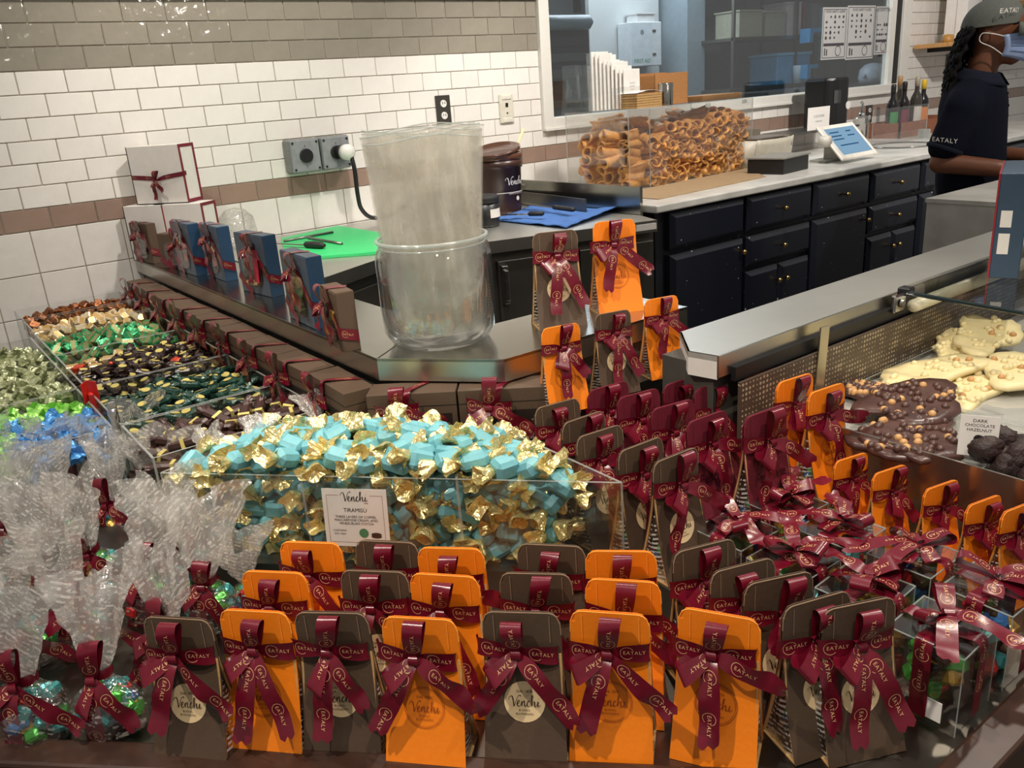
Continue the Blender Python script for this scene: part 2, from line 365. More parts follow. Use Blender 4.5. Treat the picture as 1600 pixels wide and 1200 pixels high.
# ---------------------------------------------------------------- satin ribbon
class Strip:
    def __init__(s, pts, wdirs, widths, n=6, cut=False, curl=0):
        s.P = spline(pts, n); s.W = [v.normalized() for v in spline(wdirs, n)]; s.w = [max(.003, v.x) for v in spline([(a, 0, 0) for a in widths], n)]
        s.cut = cut; s.curl = curl; s.S = [0]
        for a, b in zip(s.P, s.P[1:]): s.S.append(s.S[-1] + (b - a).length)
        s.Nn = []
        for i in range(len(s.P)):
            t = s.P[min(i + 1, len(s.P) - 1)] - s.P[max(i - 1, 0)]; s.Nn.append(t.cross(s.W[i]).normalized() if t.length > 1e-9 else Vector((0, -1, 0)))
    def into(s, mb, mi=0):
        n = 5; vs = []
        for i, p in enumerate(s.P):
            for k in range(n):
                t = k / (n - 1) * 2 - 1
                q = p + s.W[i] * (t * s.w[i] / 2) + s.Nn[i] * (s.curl * s.w[i] * (1 - t * t))
                if s.cut and i == len(s.P) - 1: q = q + (s.P[-1] - s.P[-2]).normalized() * (.0045 if k % 2 else -.0015)
                vs.append(q)
        mb.add(vs, [(i * n + k, i * n + k + 1, (i + 1) * n + k + 1, (i + 1) * n + k) for i in range(len(s.P) - 1) for k in range(n - 1)], mi)
    def at(s, d, t, off):
        d = min(max(d, 0), s.S[-1] - 1e-6); i = 0
        while s.S[i + 1] < d: i += 1
        f = (d - s.S[i]) / max(1e-9, s.S[i + 1] - s.S[i]); W = s.W[i].lerp(s.W[i + 1], f); Q = s.Nn[i].lerp(s.Nn[i + 1], f)
        wd = s.w[i] + (s.w[i + 1] - s.w[i]) * f; u = min(1, max(-1, 2 * t / wd))
        return s.P[i].lerp(s.P[i + 1], f) + W * (u * wd / 2) + Q * (s.curl * wd * (1 - u * u) + off)
    def print_into(s, mb, starts, sgn=1, sc=1, flip=False, mi=0):
        for d0 in starts:
            v, f = EMB
            fx = (lambda x, y: s.at(d0 + (-x if flip else x) * sc, y * sc, .0006 * sgn))
            mb.add([fx(x, y) for x, y in v], f, mi)
RB = .028
def bow_parts(kind, rw=RB, band=.107, sc=1.0, slope=0):
    """ribbon pieces around a knot at the origin; x right, z up, viewer at -y. Returns [(name, ribbon mesh, lettering mesh)]"""
    r = random.Random(kind * 31 + 5); out = []
    def sl(pts): return [(p[0], p[1] + slope * min(0, p[2]), p[2]) for p in pts]
    def mk(name, strips):
        a, b = MB(), MB(); has = False
        for st, starts, sg, fl in strips:
            st.into(a)
            if starts: st.print_into(b, starts, sg, sc, fl); has = True
        out.append((name, fixn(a.mesh(name, M['satin'], True)), b.mesh('lettering', M['gold_print']) if has else None))
    hb = band / 2 + .002; tilt = r.uniform(-.008, .008)
    bl = Strip([(-.004, -.007, 0), (-.02, -.010, .002 - tilt * .4), (-hb * .75, -.0065, -tilt * .8), (-hb, -.002, -tilt), (-hb + .001, .004, -tilt)], [(0, 0, 1)] * 5, [rw * .4, rw * .8, rw, rw, rw], 4, curl=.06)
    br = Strip([(.004, -.007, 0), (.02, -.010, .002 + tilt * .4), (hb * .75, -.0065, tilt * .8), (hb, -.002, tilt), (hb - .001, .004, tilt)], [(0, 0, 1)] * 5, [rw * .4, rw * .8, rw, rw, rw], 4, curl=-.06)
    Lb = bl.S[-1]
    mk('ribbon_band', [(bl, [Lb * .62], -1, True), (br, [Lb * .38], 1, False)])
    # upright loop standing over the top edge
    lean = r.uniform(-.012, .012); hh = r.uniform(.048, .062) * (rw / RB)
    up = Strip([(0, -.008, 0), (lean * .3, -.018, hh * .3), (lean * .8, -.026, hh * .75), (lean, -.02, hh), (lean, -.008, hh * .92), (lean * .4, -.008, hh * .4), (0, -.006, .003)],
               [(1, 0, 0), (1, .05, 0), (1, .15 * r.uniform(-1, 1), .05), (1, 0, 0), (1, 0, 0), (1, 0, 0), (1, 0, 0)], [rw * .4, rw * .85, rw, rw, rw, rw * .8, rw * .4], 5)
    a = r.choice((R_(205), R_(230), R_(250), R_(215))); dx, dz = math.cos(a), math.sin(a); ll = r.uniform(.038, .05) * (rw / RB); pw = Vector((-dz, -.5, dx))
    lo = Strip(sl([(0, -.009, 0), (dx * ll * .4, -.022, dz * ll * .4), (dx * ll * .9, -.03, dz * ll * .9), (dx * ll * 1.05, -.02, dz * ll * 1.05), (dx * ll * .85, -.009, dz * ll * .85), (dx * ll * .3, -.008, dz * ll * .3), (0, -.006, 0)]),
               [pw] * 7, [rw * .4, rw * .8, rw, rw, rw, rw * .7, rw * .4], 5)
    kn = Strip([(-.004, -.008, .009), (0, -.017, .006), (0, -.019, 0), (0, -.017, -.006), (.003, -.008, -.009)], [(1, 0, 0)] * 5, [rw * .35, rw * .45, rw * .5, rw * .45, rw * .35], 4)
    mk('bow', [(up, [.026], -1, False), (lo, [.012], 1, False), (kn, [], 1, False)])
    # two tails
    for q in range(2):
        if q == 0: ang = R_((-38, -52, -28, -62, -12, -45)[kind % 6])
        else: ang = R_((-108, -96, -120, -100, -88, -126)[kind % 6])
        ln = r.uniform(.085, .115) * (rw / RB); dx, dz = math.cos(ang), math.sin(ang); tw = r.uniform(-.5, .5)
        sag = r.uniform(.0, .018)
        tl = Strip(sl([(0, -.009, -.002), (dx * ln * .22, -.02, dz * ln * .22 + .004), (dx * ln * .55, -.022, dz * ln * .55), (dx * ln * .8, -.016, dz * ln * .8 - sag * .5), (dx * ln, -.02, dz * ln - sag)]),
                   [(-dz, 0, dx), (-dz, tw, dx), (-dz, -tw * .5, dx), (-dz, tw * .6, dx), (-dz, -tw, dx)], [rw * .4, rw * .85, rw, rw, rw], 5, cut=True)
        lead = 1 if dx > -.5 else 1
        mk('ribbon_tail', [(tl, [ln * .28, ln * .28 + .058] if ln > .1 else [ln * .42], 1, False)])
    return out
BOW = {}
def bows(kind, rw=RB, band=.107, slope=0):
    k = (kind, rw, band, slope)
    if k not in BOW: BOW[k] = bow_parts(kind, rw, band, rw / RB, slope)
    return BOW[k]
def put_bow(parent, kind, loc, rot=(0, 0, 0), rw=RB, band=.107, skip_band=False, slope=0):
    for nm, me, pr in bows(kind, rw, band, slope):
        if skip_band and nm == 'ribbon_band': continue
        o = ob(nm, me, parent, loc, rot)
        if pr: ob('lettering', pr, o)
# ================================================================ SETTING
D = 3.572
M['grout'] = pm('grout', (176, 166, 150), .9)
M['tile_white'] = pm('white_tile', (228, 224, 217), .12, 0, .03, 14, .5, 20, rand=.035)
M['tile_gray'] = pm('grey_tile', (140, 134, 121), .08, 0, .06, 14, 1.0, 18, rand=.05)
M['tile_brown'] = pm('brown_tile', (152, 128, 114), .12, 0, .06, 14, .5, 20, rand=.06)
M['floor'] = pm('floor_concrete', (92, 88, 82), .6, var=.15, scale=5)
def struct(name, mb, mats, **k):
    o = part(name, mb, mats, **k); o['kind'] = 'structure'; return o
struct('floor', MB().box(-3, 10, -2.5, 8, -.05, 0), M['floor'])
X0, X1, Z1 = -1.2, 9.4, 2.6
wx0, wx1, wz0 = 2.918, 6.512, 1.268
wb = MB()
wb.box(X0, wx0, D + .006, D + .12, 0, Z1); wb.box(wx1, X1, D + .006, D + .12, 0, Z1); wb.box(wx0, wx1, D + .006, D + .12, 0, wz0)
wall = struct('wall_back', wb, M['grout'])
h, w, xo, zo = .079, .1607, .5208, 1.6666
tm = {}
def tile_mesh(lw, lh, mat):
    k = (round(lw, 4), round(lh, 4), mat)
    if k not in tm: tm[k] = fixn(MB().cbox(lw - .0035, .012, lh - .0035, .0016).mesh('tile', M[mat]))
    return tm[k]
tiles = []
for k in list(range(-3, 7)) + [7, 9, 11]:
    lh = h * 2 if k >= 7 else h
    zc = zo - k * h - lh / 2
    off = .5 if (k % 2 if k < 7 else True) else 0
    for i in range(-4, 56):
        a, b = xo + (i + off) * w, xo + (i + off + 1) * w
        if k < 5 or (k == 5 and zc + lh / 2 > wz0 + .01):
            if a < wx0 < b: b = wx0
            elif a < wx1 < b: a = wx1
            elif wx0 <= a and b <= wx1: continue
        if b - a < .012 or a > 9.2: continue
        mt = 'tile_gray' if (k < 0 and b < wx1) else 'tile_brown' if k == 6 else 'tile_white'
        vis = -1 if (a > 6.5 or a < .1 or k > 10 or (k > 6 and .75 < a < 1.0)) else 1
        tiles.append((vis, a, b, zc, lh, mt))
tiles.sort(key=lambda t: (-t[0], t[1]))
rest = {}
for n, (vis, a, b, zc, lh, mt) in enumerate(tiles):
    if n < 300:
        ob('tile', tile_mesh(b - a, lh, mt), wall, ((a + b) / 2, D + .006 + rnd.uniform(0, .0012), zc), (R_(rnd.uniform(-.35, .35)), 0, R_(rnd.uniform(-.3, .3))))
    else:
        rest.setdefault(mt, MB()).cbox(b - a - .0035, .012, lh - .0035, .0016, M=T((a + b) / 2, D + .006, zc))
for mt, mb in rest.items(): part('tile', mb, M[mt], wall, kind='stuff')
struct('trim_1', MB().box(X0, wx0, D - .012, D + .02, zo + 3 * h, zo + 3 * h + .1), pm('top_trim', (176, 166, 140), .5))

# window with white frame, dark gasket, pane
win = thing('window_1', 'wide white framed window onto the back room', 'window', (wx0, D, wz0)); win['kind'] = 'structure'
del win['category'], win['label']
M['frame'] = pm('white_frame', (222, 220, 212), .35, var=.02)
ix0, ix1, iz0 = 2.985, 6.40, 1.332
fr = MB()
for a in ((wx0, ix0, wz0, Z1), (ix1, wx1, wz0, Z1), (ix0, ix1, wz0, iz0)): fr.box(a[0] - wx0, a[1] - wx0, -.022, .1, a[2] - wz0, a[3] - wz0)
part('frame', fr, M['frame'], win, bev=.004)
part('sill_bead', MB().box(-.0, wx1 - wx0, -.03, -.02, 0, .012), M['frame'], win)
part('gasket', MB().box(6.33 - wx0, ix1 - wx0, .0, .05, iz0 - wz0, Z1 - wz0), M['black'], win)
part('mullion', MB().box(6.27 - wx0, 6.33 - wx0, .0, .05, iz0 - wz0, Z1 - wz0), M['frame'], win)
M['window_glass'] = clear('window_glass', (.84, .87, .88), .07, .02, .015, (150, 160, 165), fres=.45)
part('pane', MB().box(ix0 - wx0, 6.27 - wx0, .028, .034, iz0 - wz0, Z1 - wz0), M['window_glass'], win)

# ---- back room behind the glass
M['room_wall'] = pm('room_wall', (150, 156, 158), .5, var=.04, scale=4)
M['room_wall2'] = pm('room_wall_light', (178, 182, 182), .5, var=.04, scale=4)
struct('wall_rear', MB().box(2.2, 10, 6.5, 6.6, 0, 3), M['room_wall2'])
struct('wall_side', MB().box(2.2, 2.3, 3.7, 6.5, 0, 3), M['room_wall2'])
struct('wall_far', MB().box(9.9, 10, 3.7, 6.5, 0, 3), M['room_wall'])
struct('ceiling', MB().box(2.2, 10, 3.7, 6.6, 2.9, 3), M['room_wall2'])
pt = ony(1060, 60, 5.2)
struct('wall_partition', MB().box(pt.x, pt.x + .22, 5.1, 6.5, 0, 2.9), pm('partition_paint', (128, 142, 150), .5))
struct('wall_room', MB().box(pt.x + .22, 9.9, 6.0, 6.1, 0, 2.9), pm('room_wall_dark', (112, 116, 117), .5))
struct('door_1', MB().box(pt.x - .16, pt.x - .01, 5.5, 5.56, 0, 2.7).box(pt.x - .125, pt.x - .05, 5.49, 5.5, .1, 2.6), [pm('door_jamb', (200, 204, 198), .4)])

# ================================================================ KIOSK: raised steel ledge
ZL = .953
led = thing('kiosk_ledge', 'raised L-shaped steel ledge of the candy kiosk under the glass jar', 'counter', (0, 0, 0))
front = [(.78, 3.57), (.785, 1.572), (.965, 1.351), (1.52, 1.34)]
rear = [(1.52, 1.59), (1.12, 1.60), (1.03, 1.70), (1.02, 3.57)]
part('steel_top', MB().prism(front + rear, ZL - .006, ZL), M['steel'], led)
def wall_strip(mb, pl, z0, z1, th, side=1):
    for a, b in zip(pl, pl[1:]):
        d = (Vector(b) - Vector(a)).normalized(); n = Vector((-d.y, d.x)) * th * side
        mb.prism([a, b, (b[0] + n.x, b[1] + n.y), (a[0] + n.x, a[1] + n.y)], z0, z1)
    return mb
for a, b in zip(front, front[1:]):
    part('lip', wall_strip(MB(), [a, b], ZL - .05, ZL + .0005, .003), M['steel_edge'], led)
part('rear_lip', wall_strip(MB(), rear, ZL - .05, ZL, .003), M['steel_dark'], led)
inset = [(.80, 3.57), (.803, 1.58), (.975, 1.37), (1.5, 1.36), (1.5, 1.57), (1.11, 1.58), (1.015, 1.69), (1.0, 3.57)]
part('support_wall', MB().prism(inset, 0, ZL - .006), M['skirt'], led)
jl = onz(592, 562, ZL)
part('seam', wall_strip(MB(), [(.788, 1.572), (1.02, 1.735)], ZL, ZL + .0008, .002), M['black'], led)

# ---- lower display table
tab = thing('display_table', 'low stepped display table with a dark wood rim holding the candy', 'table')
ZD = .60
deck = [(-.9, 2.165), (.895, .385), (1.43, .385), (1.43, 1.025), (1.255, 1.03), (1.255, 1.335), (.962, 1.347), (.777, 1.57), (.777, 3.565), (-.9, 3.565)]
part('deck', MB().prism(deck, ZD - .03, ZD), M['steel_deck'], tab)
rim = [(-.9, 2.165), (.895, .385), (1.6, .385)]
def offset_poly(pl, d):
    out = []
    for i, p in enumerate(pl):
        ds = []
        if i > 0: ds.append((Vector(pl[i]) - Vector(pl[i - 1])).normalized())
        if i < len(pl) - 1: ds.append((Vector(pl[i + 1]) - Vector(pl[i])).normalized())
        n = sum((Vector((v.y, -v.x)) for v in ds), Vector((0, 0))); n.normalize()
        k = d / max(.3, n.dot(Vector((ds[0].y, -ds[0].x)))); out.append((p[0] + n.x * k, p[1] + n.y * k))
    return out
o1 = offset_poly(rim, .055)
for i in range(2):
    part('wood_rim', MB().prism([rim[i], rim[i + 1], o1[i + 1], o1[i]][::-1], ZD - .06, ZD + .012), M['wood_dark'], tab, bev=.006)
o2 = offset_poly(rim, .03)
for i in range(2):
    part('skirt', MB().prism([rim[i], rim[i + 1], o2[i + 1], o2[i]][::-1], 0.0, ZD - .06), M['skirt'] if i else M['wood_dark'], tab)
single('step_shelf', MB().prism([(.695, 3.565), (.695, 1.575), (.775, 1.573), (.775, 3.565)], ZD, .78), M['steel_dark'], 'long steel step under the row of brown chocolate boxes', 'shelf')
single('step_shelf', MB().prism([(.728, 1.525), (.925, 1.262), (.998, 1.262), (.998, 1.346), (.962, 1.347), (.776, 1.57)], ZD, .78), M['steel_dark'], 'short steel step under the two brown boxes below the jar', 'shelf')
single('step_shelf', MB().prism([(1.0, 1.268), (1.42, 1.26), (1.42, 1.338), (1.0, 1.345)], ZD, .84), M['steel_dark'], 'taller steel step under the three small bags', 'shelf')
# ================================================================ BACK COUNTERS
ZM = .99
M['marble'] = pm('grey_marble', (178, 177, 170), .3, 0, .1, 7, rgb2=(206, 205, 199), thr=(.3, .6), detail=8)
M['cab'] = pm('navy_cabinet', (24, 27, 37), .28, 0, .25, 55, coat=.3, rgb2=(190, 190, 190), thr=(.775, .785), detail=1)
M['cab_body'] = pm('cabinet_body', (24, 25, 30), .4)
cab = thing('base_cabinet', 'long navy painted cabinet with drawers and brass knobs by the window wall', 'cabinet', (2.62, 2.47, 0))
part('body', MB().box(0, 4.5, .02, 1.08, 0, .955), M['cab_body'], cab)
cols = [2.667, 3.184, 3.705, 4.217, 4.733, 5.25, 5.77, 6.29, 6.8]
knob = fixn(MB().lathe([(.004, 0), (.004, .012), (.011, .018), (.013, .025), (.009, .031), (.001, .033)], 12).mesh('knob', M['brass'], True))
def drawer(x0, x1, z0, z1, kx, kz, nm='drawer'):
    mb = MB(); wd, ht = x1 - x0, z1 - z0
    mb.box(-wd / 2, wd / 2, -.008, .02, -ht / 2, ht / 2)
    b = .022
    mb.add([(-wd / 2, -.008, -ht / 2), (wd / 2, -.008, -ht / 2), (wd / 2, -.008, ht / 2), (-wd / 2, -.008, ht / 2),
            (-wd / 2 + b, -.026, -ht / 2 + b), (wd / 2 - b, -.026, -ht / 2 + b), (wd / 2 - b, -.026, ht / 2 - b), (-wd / 2 + b, -.026, ht / 2 - b)],
           [(0, 1, 5, 4), (1, 2, 6, 5), (2, 3, 7, 6), (3, 0, 4, 7), (4, 5, 6, 7)])
    o = part(nm, mb, M['cab'], cab, loc=((x0 + x1) / 2 - 2.62, 0, (z0 + z1) / 2))
    if kx is not None: ob('knob', knob, o, (kx, -.026, kz), (R_(90), 0, 0))
g = .012
for i in range(8):
    a, b = cols[i] + g, cols[i + 1] - g; wd = b - a
    drawer(a, b, .785, .945, 0 if i else None, 0)
    if i % 2 == 0: drawer(a, b, .05, .762, wd / 2 - .035, .30, 'door')
    else:
        drawer(a, b, .617, .762, 0, 0)
        for s in (-1, 1):
            c = (a + b) / 2
            drawer(c - wd / 2 if s < 0 else c + .003, c - .003 if s < 0 else c + wd / 2, .05, .596, (wd / 4 - .03) * -s, .2, 'door')
mt = tag(part('worktop', MB().box(2.58, 7.2, 2.44, D - .01, .957, ZM), M['marble'], bev=.006), 'long grey marble worktop on the navy cabinet', 'worktop')
tw = onz(1000, 318, ZM)
single('wood_board', MB().prism([(2.72, 2.56), (3.55, 2.62), (3.75, 2.86), (3.9, 2.97), (2.9, 2.87), (2.72, 2.85)], ZM, ZM + .004), pm('light_wood_board', (160, 136, 104), .6, var=.1, scale=14, stretch=(1, 6, 1)), 'thin tan board lying on the marble in front of the pastry case', 'board')

# steel prep counter with side splash
prep = thing('prep_counter', 'stainless prep counter with a low splash beside the navy cabinet', 'counter')
pf = [(1.03, 2.47), (1.41, 2.655), (1.6, 2.64), (1.82, 2.555), (2.48, 2.345)]
part('steel_top', MB().prism(pf + [(2.54, 2.5), (2.54, 3.555), (1.03, 3.555)], ZL - .03, ZL), M['steel_rim'], prep)
for a, b in zip(pf, pf[1:]): part('front_edge', wall_strip(MB(), [a, b], ZL - .045, ZL + .001, -.004), M['steel_edge'], prep)
pi = [(x + .02, y + .04) for x, y in pf]
part('fridge_body', MB().prism(pi + [(2.52, 3.55), (1.05, 3.55)], .08, ZL - .045), M['fridge'], prep)
for i, (a, b) in enumerate(((pi[0], pi[1]), (pi[3], ((pi[3][0] + pi[4][0]) / 2, (pi[3][1] + pi[4][1]) / 2)), (((pi[3][0] + pi[4][0]) / 2, (pi[3][1] + pi[4][1]) / 2), pi[4]))):
    a, b = Vector(a), Vector(b); d = (b - a).normalized(); dr = part('fridge_door', wall_strip(MB(), [tuple(a + d * .01), tuple(b - d * .01)], .12, .87, -.02), M['fridge'], prep, bev=.004)
    if i == 1:
        p = a + d * .03; n = Vector((d.y, -d.x))
        hd = MB().box(-.012, .012, -.03, 0, -.075, .075).box(-.008, .008, -.045, -.025, -.06, .06)
        part('latch', hd, M['chrome'], dr, loc=(p.x + n.x * .02, p.y + n.y * .02, .78), rot=(0, 0, math.atan2(d.y, d.x)), bev=.003)
single('side_splash', MB().box(2.545, 2.56, 2.5, 3.55, .6, ZL + .115), M['steel'], 'upright steel splash panel between prep counter and navy cabinet', 'splash panel')
single('back_splash', MB().box(2.1, 2.54, 3.557, 3.566, ZL, ZL + .09), M['steel'], 'low steel splash along the tiles behind the brown bucket', 'splash panel')
sp = onz(806, 319, ZL); sq = onz(915, 335, ZL)
single('counter_divider', wall_strip(MB(), [(sp.x, sp.y), (sq.x, sq.y)], ZL, ZL + .065, .008), M['steel_dark'], 'low dark steel divider behind the blue cloth', 'divider')
part('rating_plate', MB().box(-.045, .045, -.003, 0, -.012, .012), M['whitecard'], prep, loc=(2.43, 2.357, ZL - .022), rot=(0, 0, math.atan2(-.21, .66)))
# tap mounted by the splash
tp = thing('tap', 'small chrome tap against the steel side splash', 'tap', (2.50, 3.4, ZL))
part('spout', MB().tube(spline([(0, 0, 0), (0, 0, .06), (0, -.03, .085), (0, -.07, .075)], 5), .008, 10), M['chrome'], tp, True)
part('lever', MB().cbox(.06, .014, .012, .004, M=T(-.01, 0, .1)), M['chrome'], tp)

# green cutting board, knife and honing rod
gc = [onz(440, 377, ZL), onz(447, 409, ZL), onz(605, 397, ZL), onz(606, 370, ZL), onz(528, 357, ZL)]
ga = math.atan2(gc[2].y - gc[1].y, gc[2].x - gc[1].x)
single('cutting_board', MB().prism([(p.x, p.y) for p in gc], ZL, ZL + .014), pm('green_plastic', (48, 190, 110), .45, var=.04), 'bright green plastic cutting board behind the blue boxes', 'cutting board', bev=.003)
kf = thing('kitchen_knife', 'knife with a dark oval handle lying on the green board', 'knife', onz(492, 388, ZL + .014), R_(-70))
part('handle', MB().lathe([(.004, -.055), (.012, -.045), (.015, 0), (.013, .04), (.006, .055)], 12, M=T(0, 0, .013, 0, R_(90), 0)), M['blacksoft'], kf, True)
part('blade', MB().prism([(-.055, -.008), (-.2, -.004), (-.24, .004), (-.055, .009)], .01, .0125), M['steel_dark'], kf)
pA, pB = onz(482, 372, ZL + .018), onz(534, 381, ZL + .018)
single('honing_rod', MB().tube([pA, pB], .006, 8), M['steel_dark'], 'thin grey rod lying near the middle of the green board', 'rod', True)
pA, pB = onz(444, 377, ZL + .018), onz(520, 363, ZL + .018)
single('bench_scraper', MB().tube([pA, pB], .006, 8), M['steel_dark'], 'long thin grey bar along the far edge of the green board', 'rod', True)
pw = ony(362, 350, 3.35)
# round clear bowl behind the blue boxes
single('plastic_bowl', MB().lathe([(.02, .0), (.07, .004), (.08, .05), (.07, .12), (.04, .15), (.005, .16)], 24), M['cello'], 'upturned hazy plastic dome behind the blue gift boxes', 'bowl', True, (1.16, 3.42, ZL))

# ---- wall fittings
def ebox(px, label, plug):
    t = thing('junction_box', label, 'electrical box', (px, D - .035, 1.279), 0, 'galvanised electrical boxes on the tiled wall')
    part('box', MB().cbox(.138, .07, .14, .006), pm('galvanised_box', (124, 128, 126), .45, .2, .1, 30), t)
    cv = part('cover', MB().cbox(.132, .008, .132, .003, M=T(0, -.038, 0)), pm('galvanised_cover', (148, 152, 154), .4, .3, .1, 40), t)
    part('socket', MB().lathe([(.03, 0), (.03, .008), (.027, .009)], 20, M=T(0, -.042, 0, R_(90))), M['black'], t)
    for sx in (-1, 1):
        for sz in (-1, 1): part('screw', MB().lathe([(.005, 0), (.005, .003)], 8, M=T(.055 * sx, -.042, .055 * sz, R_(90))), M['black'], t)
    for sz in (-1, 1): part('rivet', MB().lathe([(.004, 0), (.004, .003)], 8, M=T(0, -.042, .042 * sz, R_(90))), M['chrome'], t)
ebox(1.537, 'left grey junction box with an empty round socket on the tiles', False)
ebox(1.682, 'right grey junction box holding the plugged-in black cord', True)
pg = thing('plug', 'large twist plug with a white end and a thick black cord', 'plug', (1.70, D - .085, 1.279))
part('plug_body', MB().lathe([(.03, 0), (.03, .04)], 20, M=T(0, 0, 0, R_(90))), M['blacksoft'], pg, True)
part('plug_cap', MB().lathe([(.033, 0), (.034, .03), (.02, .045), (.004, .048)], 20, M=T(0, -.04, 0, R_(90))), M['white'], pg, True)
cpts = [(1.71, D - .155, 1.268), (1.713, D - .165, 1.2), (1.715, D - .16, 1.1), (1.73, D - .15, 1.03), (1.78, D - .15, .985), (1.87, D - .17, .99), (1.95, D - .2, 1.03)]
part('cord', MB().tube([Vector(p) - Vector((1.70, D - .085, 1.279)) for p in spline(cpts, 8)], .0095, 10), M['black'], pg, True)
part('connector', MB().lathe([(.012, -.03), (.018, -.02), (.016, 0), (.018, .02), (.012, .03)], 14, M=T(.26, -.125, -.235, R_(20), R_(60), 0)), M['chrome'], pg, True)

def duplex(x, z, label, plate, sock, s=1, group='wall outlets'):
    t = thing('outlet', label, 'outlet', (x, D - .004, z), 0, group)
    part('plate', MB().cbox(.078 * s, .008, .125 * s, .002), M[plate], t)
    for sz in (-1, 1):
        f = part('receptacle', MB().lathe([(.0165 * s, 0), (.016 * s, .004)], 16, M=T(0, -.004, .026 * s * sz, R_(90))), M[sock], t)
        for sx in (-1, 1): part('slot', MB().box(-.0015 * s, .0015 * s, -.0012, 0, -.005 * s, .005 * s), M['black'], f, loc=(.006 * s * sx, -.0082, .026 * s * sz + .003))
duplex(2.305, 1.418, 'dark grey duplex outlet above the clear bags in the jar', 'fridge', 'white', 1.05)
duplex(ony(1357, 178, D).x, ony(1357, 178, D).z, 'grey duplex outlet set in the brown tile band left of the bottles', 'fridge', 'white', 1.0)
duplex(ony(1482, 101, D).x, ony(1482, 101, D).z, 'grey duplex outlet under the wooden wall shelf', 'fridge', 'white', 1.3)
t = thing('wall_switch', 'pale wall plate with a black slot left of the window', 'switch plate', (2.685, D - .004, 1.397))
part('plate', MB().cbox(.088, .01, .142, .004), pm('ivory_plastic', (208, 204, 188), .4), t)
part('cap', MB().cbox(.058, .012, .022, .003, M=T(0, -.003, .054)), pm('ivory_plastic2', (214, 210, 196), .4), t)
part('cap', MB().cbox(.058, .012, .022, .003, M=T(0, -.003, -.056)), pm('ivory_plastic3', (214, 210, 196), .4), t)
part('slot', MB().box(-.008, .008, -.007, -.004, -.01, .01), M['black'], t, loc=(0, 0, .018))
part('jack', MB().add([(-.007, -.007, -.018), (.007, -.007, -.018), (0, -.007, -.027)], [(0, 1, 2)]), M['black'], t)

# ---- bucket corner of the prep counter
bc = onz(785, 331, ZL)
M['bucket'] = pm('brown_bucket', (62, 36, 28), .35, var=.06)
bk = thing('chocolate_bucket', 'brown plastic bucket with white script lettering and a loose lid', 'bucket', (bc.x, bc.y, ZL))
part('body', MB().lathe([(.088, 0), (.09, .01), (.1, .2), (.106, .2), (.106, .235), (.1, .235)], 32, cap1=False), M['bucket'], bk, True)
part('rim', MB().lathe([(.1, .235), (.108, .24), (.109, .262), (.1, .265)], 32, cap0=False, cap1=False), pm('bucket_rim', (92, 56, 38), .3), bk, True)
part('lid', MB().lathe([(.0, 0), (.1, .0), (.112, .008), (.112, .018), (.1, .02), (.09, .012), (0, .012)], 32, M=T(-.01, 0, .268, R_(6), R_(-11), 0)), pm('bucket_lid', (78, 48, 34), .25), bk, True)
